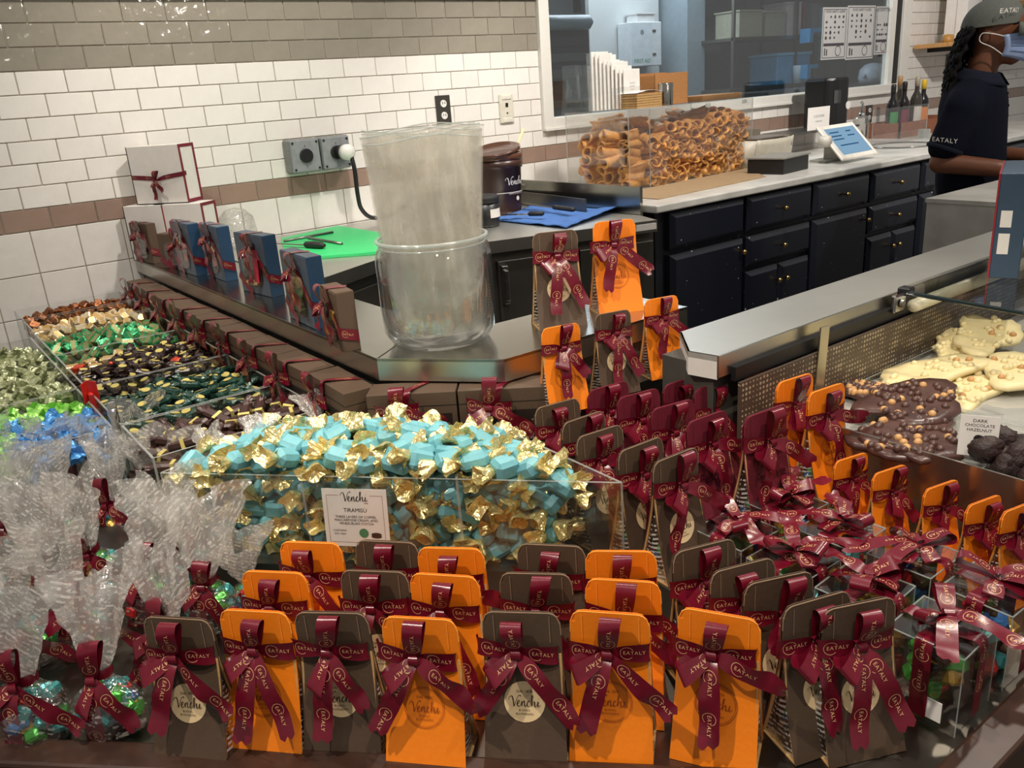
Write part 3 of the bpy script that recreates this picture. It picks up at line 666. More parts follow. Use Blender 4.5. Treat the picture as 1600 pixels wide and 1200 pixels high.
# ================================================================ CANDY BAGS (card front, film sides, ribbon)
BW, BH, BD = .112, .219, .075
ZP = .66   # right wing platform
single('bag_platform', MB().prism([(.912, .83), (1.425, .83), (1.425, 1.255), (.912, 1.255)], ZD, ZP), M['steel_dark'], 'low steel platform under the maroon and orange bags', 'platform')
def bag_y(z, H):                       # half depth of the bag at height z: wide foot, pinched top
    s = min(1, z / (.72 * H)); return (BD / 2) * (1 - s) ** 1.25 * (1 - .2 * s) + .0022
def bag_w(z, H): return BW * (1.03 - .09 * min(1, z / H))
bagmesh = {}
candy_cols = [pm('foil_' + n, c, .25, .45, .1, 60, .4, 90) for n, c in (('green', (70, 160, 60)), ('red', (190, 40, 40)), ('gold', (205, 160, 70)), ('blue', (60, 110, 170)), ('brown', (70, 45, 35)), ('teal', (80, 170, 170)))]
def bag_meshes(col):
    if col in bagmesh: return bagmesh[col]
    H = BH; d = {}
    edge = {'brown': 'brown_edge', 'orange': 'orange_edge', 'maroon': 'maroon_edge'}[col]
    def panel(sg):
        def fn(u, v):
            # round the upper corners
            z = v * H; wd = bag_w(z, H); t = u * 2 - 1
            rc = .016; zz = z
            if abs(t) * wd / 2 > wd / 2 - rc:
                k = (abs(t) * wd / 2 - (wd / 2 - rc)) / rc; top = H - rc + rc * math.sqrt(max(0, 1 - k * k)); zz = min(z, top)
            return (t * wd / 2, sg * bag_y(zz, H), zz)
        us = 13
        mb = MB(); mb.slab(lambda u, v: fn(u, v), us, 15, .0012); return fixn(mb.mesh('panel', [M[col]], False))
    d['front'] = panel(-1); d['back'] = panel(1)
    d['base'] = fixn(MB().box(-BW * .51, BW * .51, -BD / 2, BD / 2, 0, .002).mesh('base', M['kraft']))
    # edge bead of pale card, and the printed slit lines
    d['slit'] = []
    for sx in (-1, 1): d['slit'].append(MB().add([(sx * BW * .34, -.0042, H * .8), (sx * BW * .34 + .001, -.0042, H * .8), (sx * BW * .34 + .001, -.0042, H * .985), (sx * BW * .34, -.0042, H * .985)], [(0, 1, 2, 3)]).mesh('slit', M[edge]))
    bead = MB(); pts = []
    for i in range(0, 25):
        a = i / 24; t = -1 + 2 * a; wd = bag_w(H, H); x = t * wd / 2; rc = .016
        z = H
        if abs(x) > wd / 2 - rc: k = (abs(x) - wd / 2 + rc) / rc; z = H - rc + rc * math.sqrt(max(0, 1 - k * k))
        pts.append((x, 0, z))
    pts = [(-bag_w(H * .85, H) / 2, 0, H * .85)] + pts + [(bag_w(H * .85, H) / 2, 0, H * .85)]
    d['bead'] = bead.tube([(x, -.0022, z) for x, y, z in pts], .0009, 5).mesh('card_edge', M[edge])
    for sx, nm in ((-1, 'filmL'), (1, 'filmR')):
        def ff(u, v, sx=sx):
            z = v * H * .74; y = (u * 2 - 1) * bag_y(z, H) * .96; wd = bag_w(z, H)
            bul = .006 * math.sin(math.pi * v) * math.sin(math.pi * u)
            return (sx * (wd / 2 - .004 - .012 * v * v + bul), y, z + .002)
        d[nm] = MB().grid(ff, 6, 12).mesh('side_film', M['film'], True)
        gs = MB()
        for sy in (-1, 1): gs.tube([(sx * (bag_w(z, H) / 2 - .003), sy * bag_y(z, H) * .9, z) for z in [H * .72 * i / 9 for i in range(10)]], .0022, 5)
        d['g' + nm] = gs.mesh('gusset', M['kraft'])
    r = random.Random(3); fl = []
    for i in range(6): fl.append(MB())
    for k in range(34):
        z = .012 + r.random() ** 1.3 * H * .5; yy = max(0, bag_y(z, H) - .013); sx = r.choice((-1, 1)) if k < 26 else 0
        x = sx * (BW / 2 - .02 - .02 * (z / H)) if sx else r.uniform(-.03, .03); yy = max(0, bag_y(z + .012, H) - .018)
        if yy <= .002: continue
        fl[r.randrange(6)].cbox(.026, .018, .016, .003, M=T(x, r.uniform(-yy, yy), z, r.uniform(-1, 1), r.uniform(-1, 1), r.uniform(0, 3)))
    mb = MB()
    for i, q in enumerate(fl): mb.add(q.v, q.f, i)
    d['fill'] = fixn(mb.mesh('candy_filling', candy_cols))
    # label: disc on brown, printed ring on orange, script on maroon
    zc = H * .40
    def wrap(x, y, off=.0016): z = zc + y; return (x, -bag_y(z, H) - off, z)
    if col in ('brown', 'orange'):
        rad = .0285
        if col == 'brown':
            dv = [(0, 0)] + [(q * math.cos(a * math.pi / 16), q * math.sin(a * math.pi / 16)) for q in (rad / 2, rad) for a in range(32)]
            df = [(0, 1 + a, 1 + (a + 1) % 32) for a in range(32)] + [(1 + a, 33 + a, 33 + (a + 1) % 32, 1 + (a + 1) % 32) for a in range(32)]
            d['label'] = flat(MB(), (dv, df), fn=lambda x, y: wrap(x, y, .0012)).mesh('label', M['cream'])
            ink = 'label_ink'; rings = []
        else:
            d['label'] = None; ink = 'orange_ink'; rings = [(ring2d(rad, .0007, n=36), 0, 0), (ring2d(rad - .0022, .0005, n=36), 0, 0)]
        vf = merge2d((venchi2d(.044), 0, .001), (text2d('DAL 1878', .0052), 0, .0145), (text2d('BUONO,', .0042), 0, -.0115), (text2d('BUONISSIMO', .0042), 0, -.0165), *rings)
    else:
        ink = 'mar_ink'; M.setdefault('mar_ink', pm('dark_maroon_ink', (58, 8, 20), .4)); M.setdefault('seal', pm('copper_seal', (176, 84, 30), .35, .4))
        d['label'] = flat(MB(), ring2d(.0045, .009, n=24, sy=1.25), fn=lambda x, y: wrap(x + .012, y - .05, .0014)).mesh('seal', M['seal'])
        vf = merge2d((text2d('The', .026, .35), -.012, .036), (text2d('Festive', .028, .35), 0, .012), (text2d('Season', .028, .35), .004, -.018))
    d['ink'] = flat(MB(), vf, fn=lambda x, y: wrap(x, y, .0022)).mesh('lettering', M[ink])
    bagmesh[col] = d; return d
def bag(col, x, y, z, rz, label, group, kind, s=1.0, lean=0):
    d = bag_meshes(col)
    t = thing('candy_bag', label, 'gift bag', (x, y, z), rz, group, rot=(lean, 0, rz)); t.scale = (s, s, s)
    fp = ob('front_panel', d['front'], t); ob('back_panel', d['back'], t); ob('base', d['base'], t)
    [ob('slit', q, fp) for q in d['slit']]; ob('card_edge', d['bead'], fp)
    for k in ('filmL', 'filmR'):
        f = ob('side_film', d[k], t); ob('gusset', d['g' + k], f)
    ob('candy_filling', d['fill'], t, kind='stuff')
    lb = ob('label', d['label'], fp) if d['label'] else fp
    ob('lettering', d['ink'], lb if lb is not fp else fp)
    put_bow(t, kind, (random.Random(kind * 7 + int(x * 100)).uniform(-.008, .004), -.004, BH * .745), slope=.26)
    return t
ORD = ['first', 'second', 'third', 'fourth', 'fifth', 'sixth', 'seventh', 'eighth', 'ninth', 'tenth']
CN = {'brown': 'brown', 'orange': 'bright orange', 'maroon': 'maroon'}
ZT = ZD + BH
def by_top(a, b, ztop):
    p, q = onz(a[0], a[1], ztop), onz(b[0], b[1], ztop); return (p + q) / 2, math.atan2(q.y - p.y, q.x - p.x)
FRONT = [('brown', (212, 965), (335, 972)), ('orange', (337, 955), (450, 962)), ('brown', (458, 955), (575, 958)), ('orange', (592, 968), (712, 975)), ('brown', (748, 962), (876, 962)), ('orange', (890, 953), (1015, 962)), ('orange', (1055, 945), (1195, 975))]
SECOND = [('orange', (372, 893), (482, 895)), ('brown', (528, 896), (634, 898)), ('orange', (635, 900), (750, 902)), ('brown', (778, 895), (895, 897)), ('orange', (913, 908), (1033, 910))]
THIRD = [('orange', (432, 848), (533, 852)), ('brown', (550, 848), (652, 851)), ('orange', (650, 855), (757, 858)), ('brown', (806, 853), (914, 855)), ('orange', (915, 860), (1025, 862))]
kk = 0
for row, nm, gp in ((FRONT, 'front row at the wood rim', 'candy bags in the front row'), (SECOND, 'second row from the wood rim', 'candy bags in the second row'), (THIRD, 'row against the turquoise candy bin', 'candy bags in the third row')):
    for i, (c, a, b) in enumerate(row):
        p, an = by_top(a, b, ZT); an = R_(-47) if not (row is FRONT and i == 6) else R_(-60)
        bag(c, p.x, p.y, ZD, an + R_(rnd.uniform(-3, 3)), '%s candy bag, %s from left in the %s' % (CN[c], ORD[i], nm), gp, (0, 3, 1, 2, 5, 0, 4, 3)[kk % 8], lean=R_(rnd.uniform(-3, 0)))
        kk += 1
BR = [('brown', (838, 641), (908, 622)), ('brown', (873, 660), (944, 641)), ('brown', (906, 687), (975, 664)), ('brown', (966, 708), (1039, 682)), ('brown', (1015, 727), (1095, 695)), ('brown', (1068, 872), (1140, 840)), ('brown', (1128, 905), (1200, 868)), ('brown', (1180, 917), (1250, 885)), ('brown', (1244, 960), (1319, 921)), ('brown', (1306, 966), (1384, 925))]
MR = [('maroon', (918, 612), (985, 595)), ('maroon', (968, 625), (1032, 606)), ('maroon', (1032, 602), (1095, 585)), ('maroon', (1017, 644), (1086, 620)), ('maroon', (1076, 665), (1144, 640)), ('maroon', (1085, 612), (1150, 592)), ('maroon', (1161, 666), (1232, 640))]
OR = [('orange', (1110, 580), (1169, 560)), ('orange', (1163, 592), (1218, 571)), ('orange', (1214, 601), (1270, 580)), ('orange', (1265, 618), (1322, 596))]
for row, nm, gp in ((BR, 'brown column right of the turquoise bin', 'brown candy bags on the right wing'), (MR, 'maroon cluster on the right', 'maroon candy bags on the right wing'), (OR, 'orange column by the glass case', 'orange candy bags by the case')):
    for i, (c, a, b) in enumerate(row):
        zb = ZD if (c == 'brown' and i > 4) else ZP
        p, an = by_top(a, b, zb + BH); sc = 1.0
        if c == 'maroon' and i == 6: sc = 1.06
        bag(c, p.x, p.y, zb, R_(-6 + rnd.uniform(-4, 4)) if not (c == 'brown' and i > 4) else R_(-22 + rnd.uniform(-5, 5)), '%s bag, %s from the far end of the %s' % (CN[c], ORD[i], nm), gp, (1, 5, 0, 2, 3, 4)[(kk * 5) % 6], sc, R_(rnd.uniform(-3, 1)))
        kk += 1
SM = [((1307, 728), (1352, 700)), ((1366, 745), (1414, 721)), ((1446, 771), (1495, 743)), ((1512, 797), (1562, 766)), ((1566, 808), (1618, 775))]
for i, (a, b) in enumerate(SM):
    p, an = by_top(a, b, ZD + BH * .8)
    bag('orange', p.x, p.y, ZD, R_(-12), 'small orange candy bag, %s along the edge of the chocolate case' % ORD[i], 'small orange bags along the case', i, .8); kk += 1
# three small bags on the step in front of the ledge, two on the ledge itself
for i, (c, a, b) in enumerate([('orange', (845, 515), (905, 503)), ('brown', (928, 492), (985, 483)), ('orange', (1005, 470), (1060, 460))]):
    p, an = by_top(a, b, .84 + BH * .82)
    bag(c, p.x, min(p.y, 1.305), .84, R_(-14), '%s candy bag, %s of the three on the step below the steel ledge' % (CN[c], ORD[i]), 'bags on the step', (1, 3, 0)[i], .82)
for i, (c, a, b) in enumerate([('brown', (832, 365), (900, 358)), ('orange', (928, 347), (990, 342))]):
    p, an = by_top(a, b, ZL + BH)
    bag(c, p.x, p.y, ZL, R_(-24), '%s candy bag standing on the steel ledge right of the glass jar' % CN[c], 'bags on the steel ledge', (3, 0)[i], 1.0)
# ================================================================ ON THE LEDGE: jar, gift boxes
jc = Vector((.965, 1.59, ZL))
jar = thing('glass_jar', 'large open glass jar on the corner of the steel ledge', 'jar', jc)
prof = [(.0, .004), (.095, .0), (.112, .006), (.126, .03), (.13, .08), (.13, .19), (.125, .215), (.116, .225), (.116, .232)]
part('glass_wall', MB().lathe(prof, 48, cap0=False, cap1=False), M['jar_glass'], jar, True)
part('inner_wall', MB().lathe([(0, .012), (.1, .012), (.118, .034), (.122, .08), (.122, .19), (.112, .222)], 48, cap0=False, cap1=False), M['jar_glass'], jar, True)
for rr, zz, th in ((.122, .235, .0042), (.118, .222, .002)):
    part('rim', MB().tube([(rr * math.cos(a * math.pi / 24), rr * math.sin(a * math.pi / 24), zz) for a in range(49)], th, 8, caps=False), M['acrylic_edge'], jar, True)
st = thing('poly_bag_stack', 'tall bundle of clear plastic bags standing in the glass jar', 'plastic bags', jc + Vector((0, 0, .014)))
vd = Vector((jc.x, jc.y, 0)).normalized(); sd = Vector((vd.y, -vd.x, 0))
rb = random.Random(4)
for k in range(9):
    dep = (k - 4) * .014; wt = rb.uniform(.118, .132); wbm = .085 + .012 * math.cos(k); hh = .455 - abs(k - 3) * .006 + rb.uniform(-.008, .004); sh = rb.uniform(-.008, .008); ph = rb.uniform(0, 6)
    def fs(u, v, dep=dep, wt=wt, wbm=wbm, hh=hh, sh=sh, ph=ph):
        t = u * 2 - 1; wd = wbm + (wt - wbm) * v ** .8
        q = dep * (.7 + .5 * v) + .012 * math.sin(5 * t + ph) * (.4 + v) + .028 * (t * t) * (1 if dep < 0 else -1) * (1 - .6 * v) + .006 * math.sin(11 * v + 3 * t + ph)
        return sd * (t * wd + sh * v) + vd * q + Vector((0, 0, .004 + v * hh + .006 * math.sin(3 * t + ph) * v))
    part('plastic_bag', MB().grid(fs, 18, 20), M['poly'], st, True)
    part('bag_fold', MB().tube([fs(i / 12, 1) for i in range(13)], .0014, 5), M['acrylic_edge'], st)

# white gift boxes at the wall
def white_box(label, nx, ny, z0, hgt, lng, wid, bowk, rz=None):
    # near corner (nx, ny); long face runs away to the upper left
    t = thing('white_gift_box', label, 'gift box', (nx, ny, z0), rz if rz is not None else math.atan2(-.777, .63), 'white gift boxes at the wall')
    part('body', MB().box(-lng, 0, 0, wid, 0, hgt), M['whitecard'], t, bev=.0015)
    b = .012; fr = MB()
    for (y0, y1, a, c) in ((0, b, 0, hgt), (wid - b, wid, 0, hgt), (b, wid - b, 0, b), (b, wid - b, hgt - b, hgt)): fr.box(0, .0012, y0, y1, a, c)
    part('border', fr, M['maroon_edge'], t)
    part('edge_line', MB().box(-lng - .001, -lng + .002, -.001, .001, 0, hgt).box(-lng, 0, -.001, .001, -.0005, .002), M['black'], t)
    if bowk is not None:
        zb = hgt * .5
        st = Strip([(-lng, -.002, zb - .005), (-lng * .6, -.004, zb - .012), (-lng * .5, -.006, zb - .018), (-lng * .35, -.004, zb - .01), (0, -.002, zb), (.003, .0, zb), (.003, .02, zb + .002)], [(0, 0, 1)] * 7, [.016, .016, .008, .016, .016, .016, .016], 4)
        a, p = MB(), MB(); st.into(a); st.print_into(p, [.01, .07, .16], 1, .6)
        o = part('ribbon_band', a, M['satin'], t, True); ob('lettering', p.mesh('lettering', M['gold_print']), o)
        put_bow(t, bowk, (-lng * .5, -.006, zb - .018), rw=.016, band=.07, skip_band=True)
white_box('white gift box with maroon bow, on top of the other white boxes', .962, 3.335, 1.165, .215, .225, .1, 1)
white_box('white gift box carrying the one with the maroon bow', .985, 3.27, ZL, .21, .215, .1, None)
white_box('white gift box furthest left, half hidden by the other white boxes', .875, 3.395, ZL, .21, .17, .1, None)

M['blue'] = pm('blue_card', (26, 60, 90), .5, var=.05, scale=120)
M['blue_face'] = pm('slate_blue_card', (70, 80, 92), .5, var=.05, scale=120)
M['window_dark'] = pm('dark_box_inside', (38, 30, 26), .35)
def slim_box(col, label, x, y, rz, wd, hg, th, bowk, win, group):
    t = thing('slim_gift_box', label, 'gift box', (x, y, ZL), rz, group)
    side, face = (M['blue'], M['blue_face']) if col == 'blue' else (M['brown'], M['brown'])
    part('body', MB().box(-wd, 0, 0, th, 0, hg), side, t, bev=.001)
    part('front_face', MB().box(-wd + .002, -.002, -.0015, 0, .002, hg - .002), face, t)
    part('top_face', MB().box(-wd + .001, -.001, .001, th - .001, hg, hg + .001), face, t)
    # rounded window with chocolates behind clear film
    n = 24; cx, cz, rx, rz_ = -wd * .5, hg * .45, wd * .32, hg * .34
    v = [(cx + rx * math.copysign(abs(math.cos(a)) ** .6, math.cos(a)), cz + rz_ * math.copysign(abs(math.sin(a)) ** .6, math.sin(a))) for a in [2 * math.pi * i / n for i in range(n)]]
    wn = part('window', MB().add([(p, -.0022, q) for p, q in v], [list(range(n))]), M['window_dark'], t, fix=False)
    c = random.Random(int(x * 1000)); 
    for k in range(4):
        part('chocolate', MB().cbox(.03, .003, .026, .002, M=T(cx + (-.5 + k % 2) * .05, -.004, cz + (-.5 + k // 2) * .045, 0, c.uniform(-.4, .4), 0)), candy_cols[c.choice((2, 4, 1))], wn)
    part('film', MB().add([(p, -.0062, q) for p, q in v], [list(range(n))]), M['acrylic'], wn, fix=False)
    if win == 'tag': part('tag', MB().cbox(.03, .004, .085, .002, M=T(cx + .035, -.009, cz + .0, 0, R_(8), 0)), pm('pink_ribbon_tag', (190, 40, 66), .35), t)
    # diagonal satin band: across the front, round the narrow side, over the top
    s1 = Strip([(-wd * .55, -.004, hg + .002), (-wd * .5, -.005, hg * .93), (-wd * .38, -.006, hg * .8)], [(1, 0, .3)] * 3, [.026] * 3, 4)
    s2 = Strip([(-wd * .36, -.006, hg * .78), (-wd * .18, -.005, hg * .56), (.0015, -.003, hg * .34), (.003, .003, hg * .32), (.003, th - .002, hg * .24)], [(.4, 0, 1), (.3, 0, 1), (.2, 0, 1), (0, 0, 1), (0, 0, 1)], [.026] * 5, 5)
    s3 = Strip([(-wd * .55, -.003, hg + .002), (-wd * .5, th * .5, hg + .003), (-wd * .42, th, hg + .002)], [(1, -.5, 0)] * 3, [.024] * 3, 4)
    s4 = Strip([(-wd + .001, -.004, hg * .3), (-wd * .75, -.004, hg * .1), (-wd * .6, -.004, .003)], [(.5, 0, .8)] * 3, [.024] * 3, 4)
    a, p = MB(), MB()
    for s_ in (s1, s2, s3, s4): s_.into(a)
    s2.print_into(p, [s2.S[-1] - .075, s2.S[-1] - .033], 1, .8)
    o = part('ribbon_band', a, M['satin'], t, True); ob('lettering', p.mesh('lettering', M['gold_print']), o)
    put_bow(t, bowk, (-wd * .38, -.006, hg * .8), rw=.024, band=.06, skip_band=True)
G = 'slim gift boxes standing on the ledge'
slim_box('brown', 'small brown window box tilted at the far end of the ledge', .80, 3.36, R_(-78), .14, .15, .035, 4, '', G)
slim_box('brown', 'wide brown window box leaning on the white boxes', .87, 3.06, R_(-68), .19, .125, .035, 2, '', G)
slim_box('blue', 'blue gift box standing farthest back on the ledge', .829, 2.937, R_(-88), .185, .178, .037, 1, '', G)
slim_box('blue', 'second blue gift box from the back of the ledge', .864, 2.745, R_(-90), .185, .178, .041, 0, '', G)
slim_box('blue', 'blue gift box with a bright pink tag in its window', .872, 2.372, R_(-84), .185, .181, .042, 4, 'tag', G)
slim_box('blue', 'blue gift box nearest the glass jar', .80, 1.91, R_(-93), .185, .181, .040, 3, '', G)
slim_box('brown', 'brown box standing at the ledge edge beside the jar', .757, 1.675, R_(-98), .12, .135, .042, 5, '', G)

# row of brown chocolate boxes below the ledge
def choc_box(label, x, y, rz, bowk, lng=.2, group='brown chocolate boxes below the ledge'):
    t = thing('chocolate_box', label, 'chocolate box', (x, y, .78), rz, group)
    dp, hg = .074, .118
    part('body', MB().box(-lng / 2, lng / 2, 0, dp, 0, hg), M['brown'], t, bev=.0015)
    part('lid_line', MB().box(-lng / 2 - .0005, lng / 2 + .0005, -.0008, dp, hg - .03, hg - .029), M['black'], t)
    wn = part('window', MB().box(-lng * .3, lng * .44, -.001, 0, .012, .07), M['window_dark'], t)
    for k in range(4):
        part('chocolate', MB().cbox(.026, .006, .026, .003, M=T(-lng * .22 + k * lng * .19, -.002, .036)), candy_cols[(4, 4, 2, 4)[(k + bowk) % 4]], wn)
    s1 = Strip([(.03, dp * .95, hg + .002), (-.002, dp * .3, hg + .003), (-.012, -.003, hg + .001), (-.018, -.005, hg * .8), (-.03, -.006, hg * .62)], [(1, .3, 0), (1, .3, 0), (1, 0, .3), (1, 0, .3), (1, 0, .3)], [.026] * 5, 4)
    a, p = MB(), MB(); s1.into(a); s1.print_into(p, [.03], 1, 1)
    o = part('ribbon_band', a, M['satin'], t, True); ob('lettering', p.mesh('lettering', M['gold_print']), o)
    put_bow(t, bowk, (-.03, -.012, hg * .72), rw=.031, band=.09)
for i in range(9):
    choc_box('brown ribboned chocolate box, %s from the corner in the row below the ledge' % ORD[i], .698, 1.665 + i * .206 + (.0 if i else -.0), R_(-90 + rnd.uniform(-3, 3)), (5, 0, 3, 1, 4, 2)[i % 6])
ca = math.atan2(1.279 - 1.517, 1.022 - .732)
choc_box('brown chocolate box directly below the jar, left of a pair', .795, 1.458, ca, 4, .19)
choc_box('brown chocolate box directly below the jar, right of a pair', .945, 1.335, ca, 2, .19)
# ================================================================ ACRYLIC BINS AND LOOSE CANDY
ZB, ZTOP = .66, .84
single('bin_platform', MB().prism([(-.3, 1.98), (.295, 1.57), (.9, .915), (.905, 1.225), (.615, 1.665), (.69, 1.668), (.69, 3.54), (-.3, 3.54)], ZD, ZB), M['steel_dark'], 'low steel platform carrying the clear candy bins', 'platform')
def acrylic_wall(mb_sheet, mb_edge, a, b, z0, z1, th=.005):
    d = (Vector(b) - Vector(a)).normalized(); n = Vector((-d.y, d.x)) * th / 2
    A, B, C, E_ = (a[0] - n.x, a[1] - n.y), (b[0] - n.x, b[1] - n.y), (b[0] + n.x, b[1] + n.y), (a[0] + n.x, a[1] + n.y)
    mb_sheet.add([(A[0], A[1], z0), (B[0], B[1], z0), (B[0], B[1], z1), (A[0], A[1], z1), (E_[0], E_[1], z0), (C[0], C[1], z0), (C[0], C[1], z1), (E_[0], E_[1], z1)], [(0, 1, 2, 3), (7, 6, 5, 4)])
    mb_edge.add([(A[0], A[1], z1), (B[0], B[1], z1), (C[0], C[1], z1), (E_[0], E_[1], z1), (A[0], A[1], z0), (B[0], B[1], z0), (C[0], C[1], z0), (E_[0], E_[1], z0)], [(0, 1, 2, 3), (0, 3, 7, 4), (1, 5, 6, 2)])
def bin_thing(label, poly, z1, dividers=(), group='clear acrylic candy bins'):
    t = thing('acrylic_bin', label, 'candy bin', (poly[0][0], poly[0][1], ZB), 0, group); o = Vector((poly[0][0], poly[0][1]))
    loc = [(p[0] - o.x, p[1] - o.y) for p in poly]
    part('base', MB().prism(loc, 0, .004), M['acrylic'], t)
    for a, b in list(zip(loc, loc[1:] + loc[:1])) + [((a[0] - o.x, a[1] - o.y), (b[0] - o.x, b[1] - o.y)) for a, b in dividers]:
        s, e = MB(), MB(); acrylic_wall(s, e, a, b, 0, z1 - ZB)
        w_ = part('panel', s, M['acrylic'], t, fix=False); part('edge', e, M['acrylic_edge'], w_, fix=False)
    return t
# --- candy kinds
def foilmat(n, c, c2=None, metal=.55, rough=.3): return pm(n, c, rough, metal, .12, 70, .5, 110, c2)
M['turq'] = pm('turquoise_wrap', (104, 168, 178), .45, 0, .06, 40, .35, 70, rand=.06)
M['goldfoil'] = pm('gold_foil', (212, 192, 122), .27, .75, .25, 60, 1, 120, (240, 226, 168), rand=.1)
def twist(mb, r0, r1, ln, seed, x0, sg, mi=0):
    r = random.Random(seed); n = 20; ph = r.uniform(0, 6)
    def fn(u, v):
        a = u * 2 * math.pi; rad = r0 * (1 - v) + r1 * v ** .8; ru = 1 + .12 * v * math.sin(4 * a + ph) + .3 * v * noise.noise(Vector((math.cos(a) * 2.6 + ph, math.sin(a) * 2.6, v * 2 + seed)))
        return (x0 + sg * ln * (v ** .9) * (1 + .12 * math.sin(3 * a + ph)), math.cos(a) * rad * ru, math.sin(a) * rad * ru * .72)
    mb.grid(fn, n, 5, mi, wrap=True)
    mb.add([fn(i / n, 1) for i in range(n)] + [(x0 + sg * ln * .55, 0, 0)], [(i, (i + 1) % n, n) for i in range(n)], mi)
TQ = [fixn(MB().cbox(.042, .03, .028, .007).mesh('wrapped_body', M['turq'])), fixn(MB().cbox(.045, .031, .026, .007).mesh('wrapped_body', M['turq'])), fixn(MB().cbox(.038, .031, .031, .006).mesh('wrapped_body', M['turq']))]
TE = []
for k in range(4):
    for sg in (-1, 1):
        mb = MB(); twist(mb, .007, .019, .027, k * 2 + (sg > 0), sg * .0195, sg); TE.append(fixn(mb.mesh('foil_twist', M['goldfoil'])))
TL = flat(MB(), text2d('VENCHI', .006), T(0, 0, 0)).mesh('lettering', pm('pale_print', (200, 226, 226), .5))
def turq(x, y, z, rot, k):
    o = thing('turquoise_candy', 'turquoise wrapped candy with gold foil twists in the front bin', 'candy', (x, y, z), 0, 'turquoise candies', rot)
    o.scale = (1.2,) * 3; ob('wrapped_body', TQ[k % 3], o); ob('foil_twist', TE[(k % 4) * 2], o); ob('foil_twist', TE[((k + 1) % 4) * 2 + 1], o)
FL, BL, BR_, FR = Vector((.309, 1.585)), Vector((.615, 1.655)), Vector((.895, 1.22)), Vector((.892, .932))
bin_thing('large acrylic bin of turquoise and gold candies at the front', [tuple(FL), tuple(FR), tuple(BR_), tuple(BL)], ZTOP, [((.5, 1.372), (.627, 1.483)), ((.699, 1.15), (.80, 1.283))])
rq = random.Random(11); nt_ = 0
def inpoly(s, t):        # s along the front 0..1, t depth 0..1
    a = FL.lerp(FR, s); b = BL.lerp(BR_, s); return a.lerp(b, t)
# front face layers against the glass
for row in range(5):
    z = ZB + .016 + row * .036
    for i in range(16):
        s = .04 + (i + .5 * (row % 2)) / 16.6 * .92
        if s > .93 and row > 1: continue
        p = inpoly(s, .21 + rq.uniform(-.01, .012)); an = R_(-47) + rq.choice((0, 0, R_(90), R_(45), R_(-40))) + rq.uniform(-.3, .3)
        turq(p.x, p.y, z + rq.uniform(-.006, .006), (rq.uniform(-.7, .7), rq.uniform(-.6, .6), an), nt_); nt_ += 1
# heaped top
for j in range(7):
    t = .14 + j * .13
    ln = FL.lerp(BL, t); rn = FR.lerp(BR_, t); m_ = max(8, int((rn - ln).length / .052))
    for i in range(m_):
        s = .03 + .94 * (i + .5 * (j % 2) + rq.uniform(-.2, .2)) / m_
        if s > .985: continue
        p = inpoly(s, t + rq.uniform(-.02, .02)); hz = .17 + .042 * math.sin(math.pi * min(1, max(0, s))) ** .6 * math.sin(math.pi * min(1, t * .9 + .12)) - (.05 * max(0, s - .82) / .18)
        turq(p.x, p.y, ZB + hz + rq.uniform(-.006, .008), (rq.uniform(-.55, .55), rq.uniform(-.5, .5), rq.uniform(0, 6.28)), nt_); nt_ += 1
# under-layer so that no gap shows the empty bin
for j in range(4):
    t = .2 + j * .2
    for i in range(13):
        s = .06 + .84 * i / 12.5; p = inpoly(s, t); turq(p.x, p.y, ZB + .135 + rq.uniform(-.01, .01), (rq.uniform(-1, 1), rq.uniform(-1, 1), rq.uniform(0, 6.28)), nt_); nt_ += 1

# price card on the bin front
cA = FL.lerp(FR, .385); cB = FL.lerp(FR, .515); cm = (cA + cB) / 2; ang = math.atan2((FR - FL).y, (FR - FL).x)
pc = thing('price_card', 'white printed tiramisu price card on the front of the turquoise candy bin', 'price card', (cm.x - .02, cm.y - .018, ZB + .052), 0, rot=(R_(-6), 0, ang))
part('holder', MB().box(-.07, .07, -.0022, -.0012, -.004, .122), M['acrylic'], pc)
cd = part('card', MB().box(-.062, .062, -.001, 0, 0, .112), M['paper'], pc)
bd = MB()
for a in ((-.054, .054, .008, .0086), (-.054, -.0534, .008, .1), (.0534, .054, .008, .1), (-.054, -.03, .0994, .1), (.03, .054, .0994, .1)): bd.box(a[0], a[1], -.0014, -.001, a[2], a[3])
part('border', bd, pm('card_border', (150, 110, 90), .6), cd)
textpart('lettering', merge2d((venchi2d(.052), 0, .097), (text2d('1878', .004), .022, .085), (text2d('TIRAMISÙ', .0105), 0, .071), (text2d('THREE LAYERS OF COFFEE,', .0066), 0, .058), (text2d('MASCARPONE CREAM, AND', .0066), 0, .0515), (text2d('VENEZUELAN COCOA', .0066), 0, .045), (text2d('CONTAINS:', .005), -.033, .031), (text2d('SOY, MILK', .005), -.033, .0245)), 'ink', cd, T(0, -.0016, 0))
part('green_dot', flat(MB(), ring2d(.0045, .009, n=20), T(.013, -.0016, .027)), pm('green_print', (40, 120, 84), .6), cd, fix=False)
part('cookie_print', flat(MB(), merge2d((ring2d(.005, .010, n=20, sy=.35), 0, .004), (ring2d(.005, .010, n=20, sy=.35), 0, 0)), T(.037, -.0016, .021)), M['ink'], cd, fix=False)

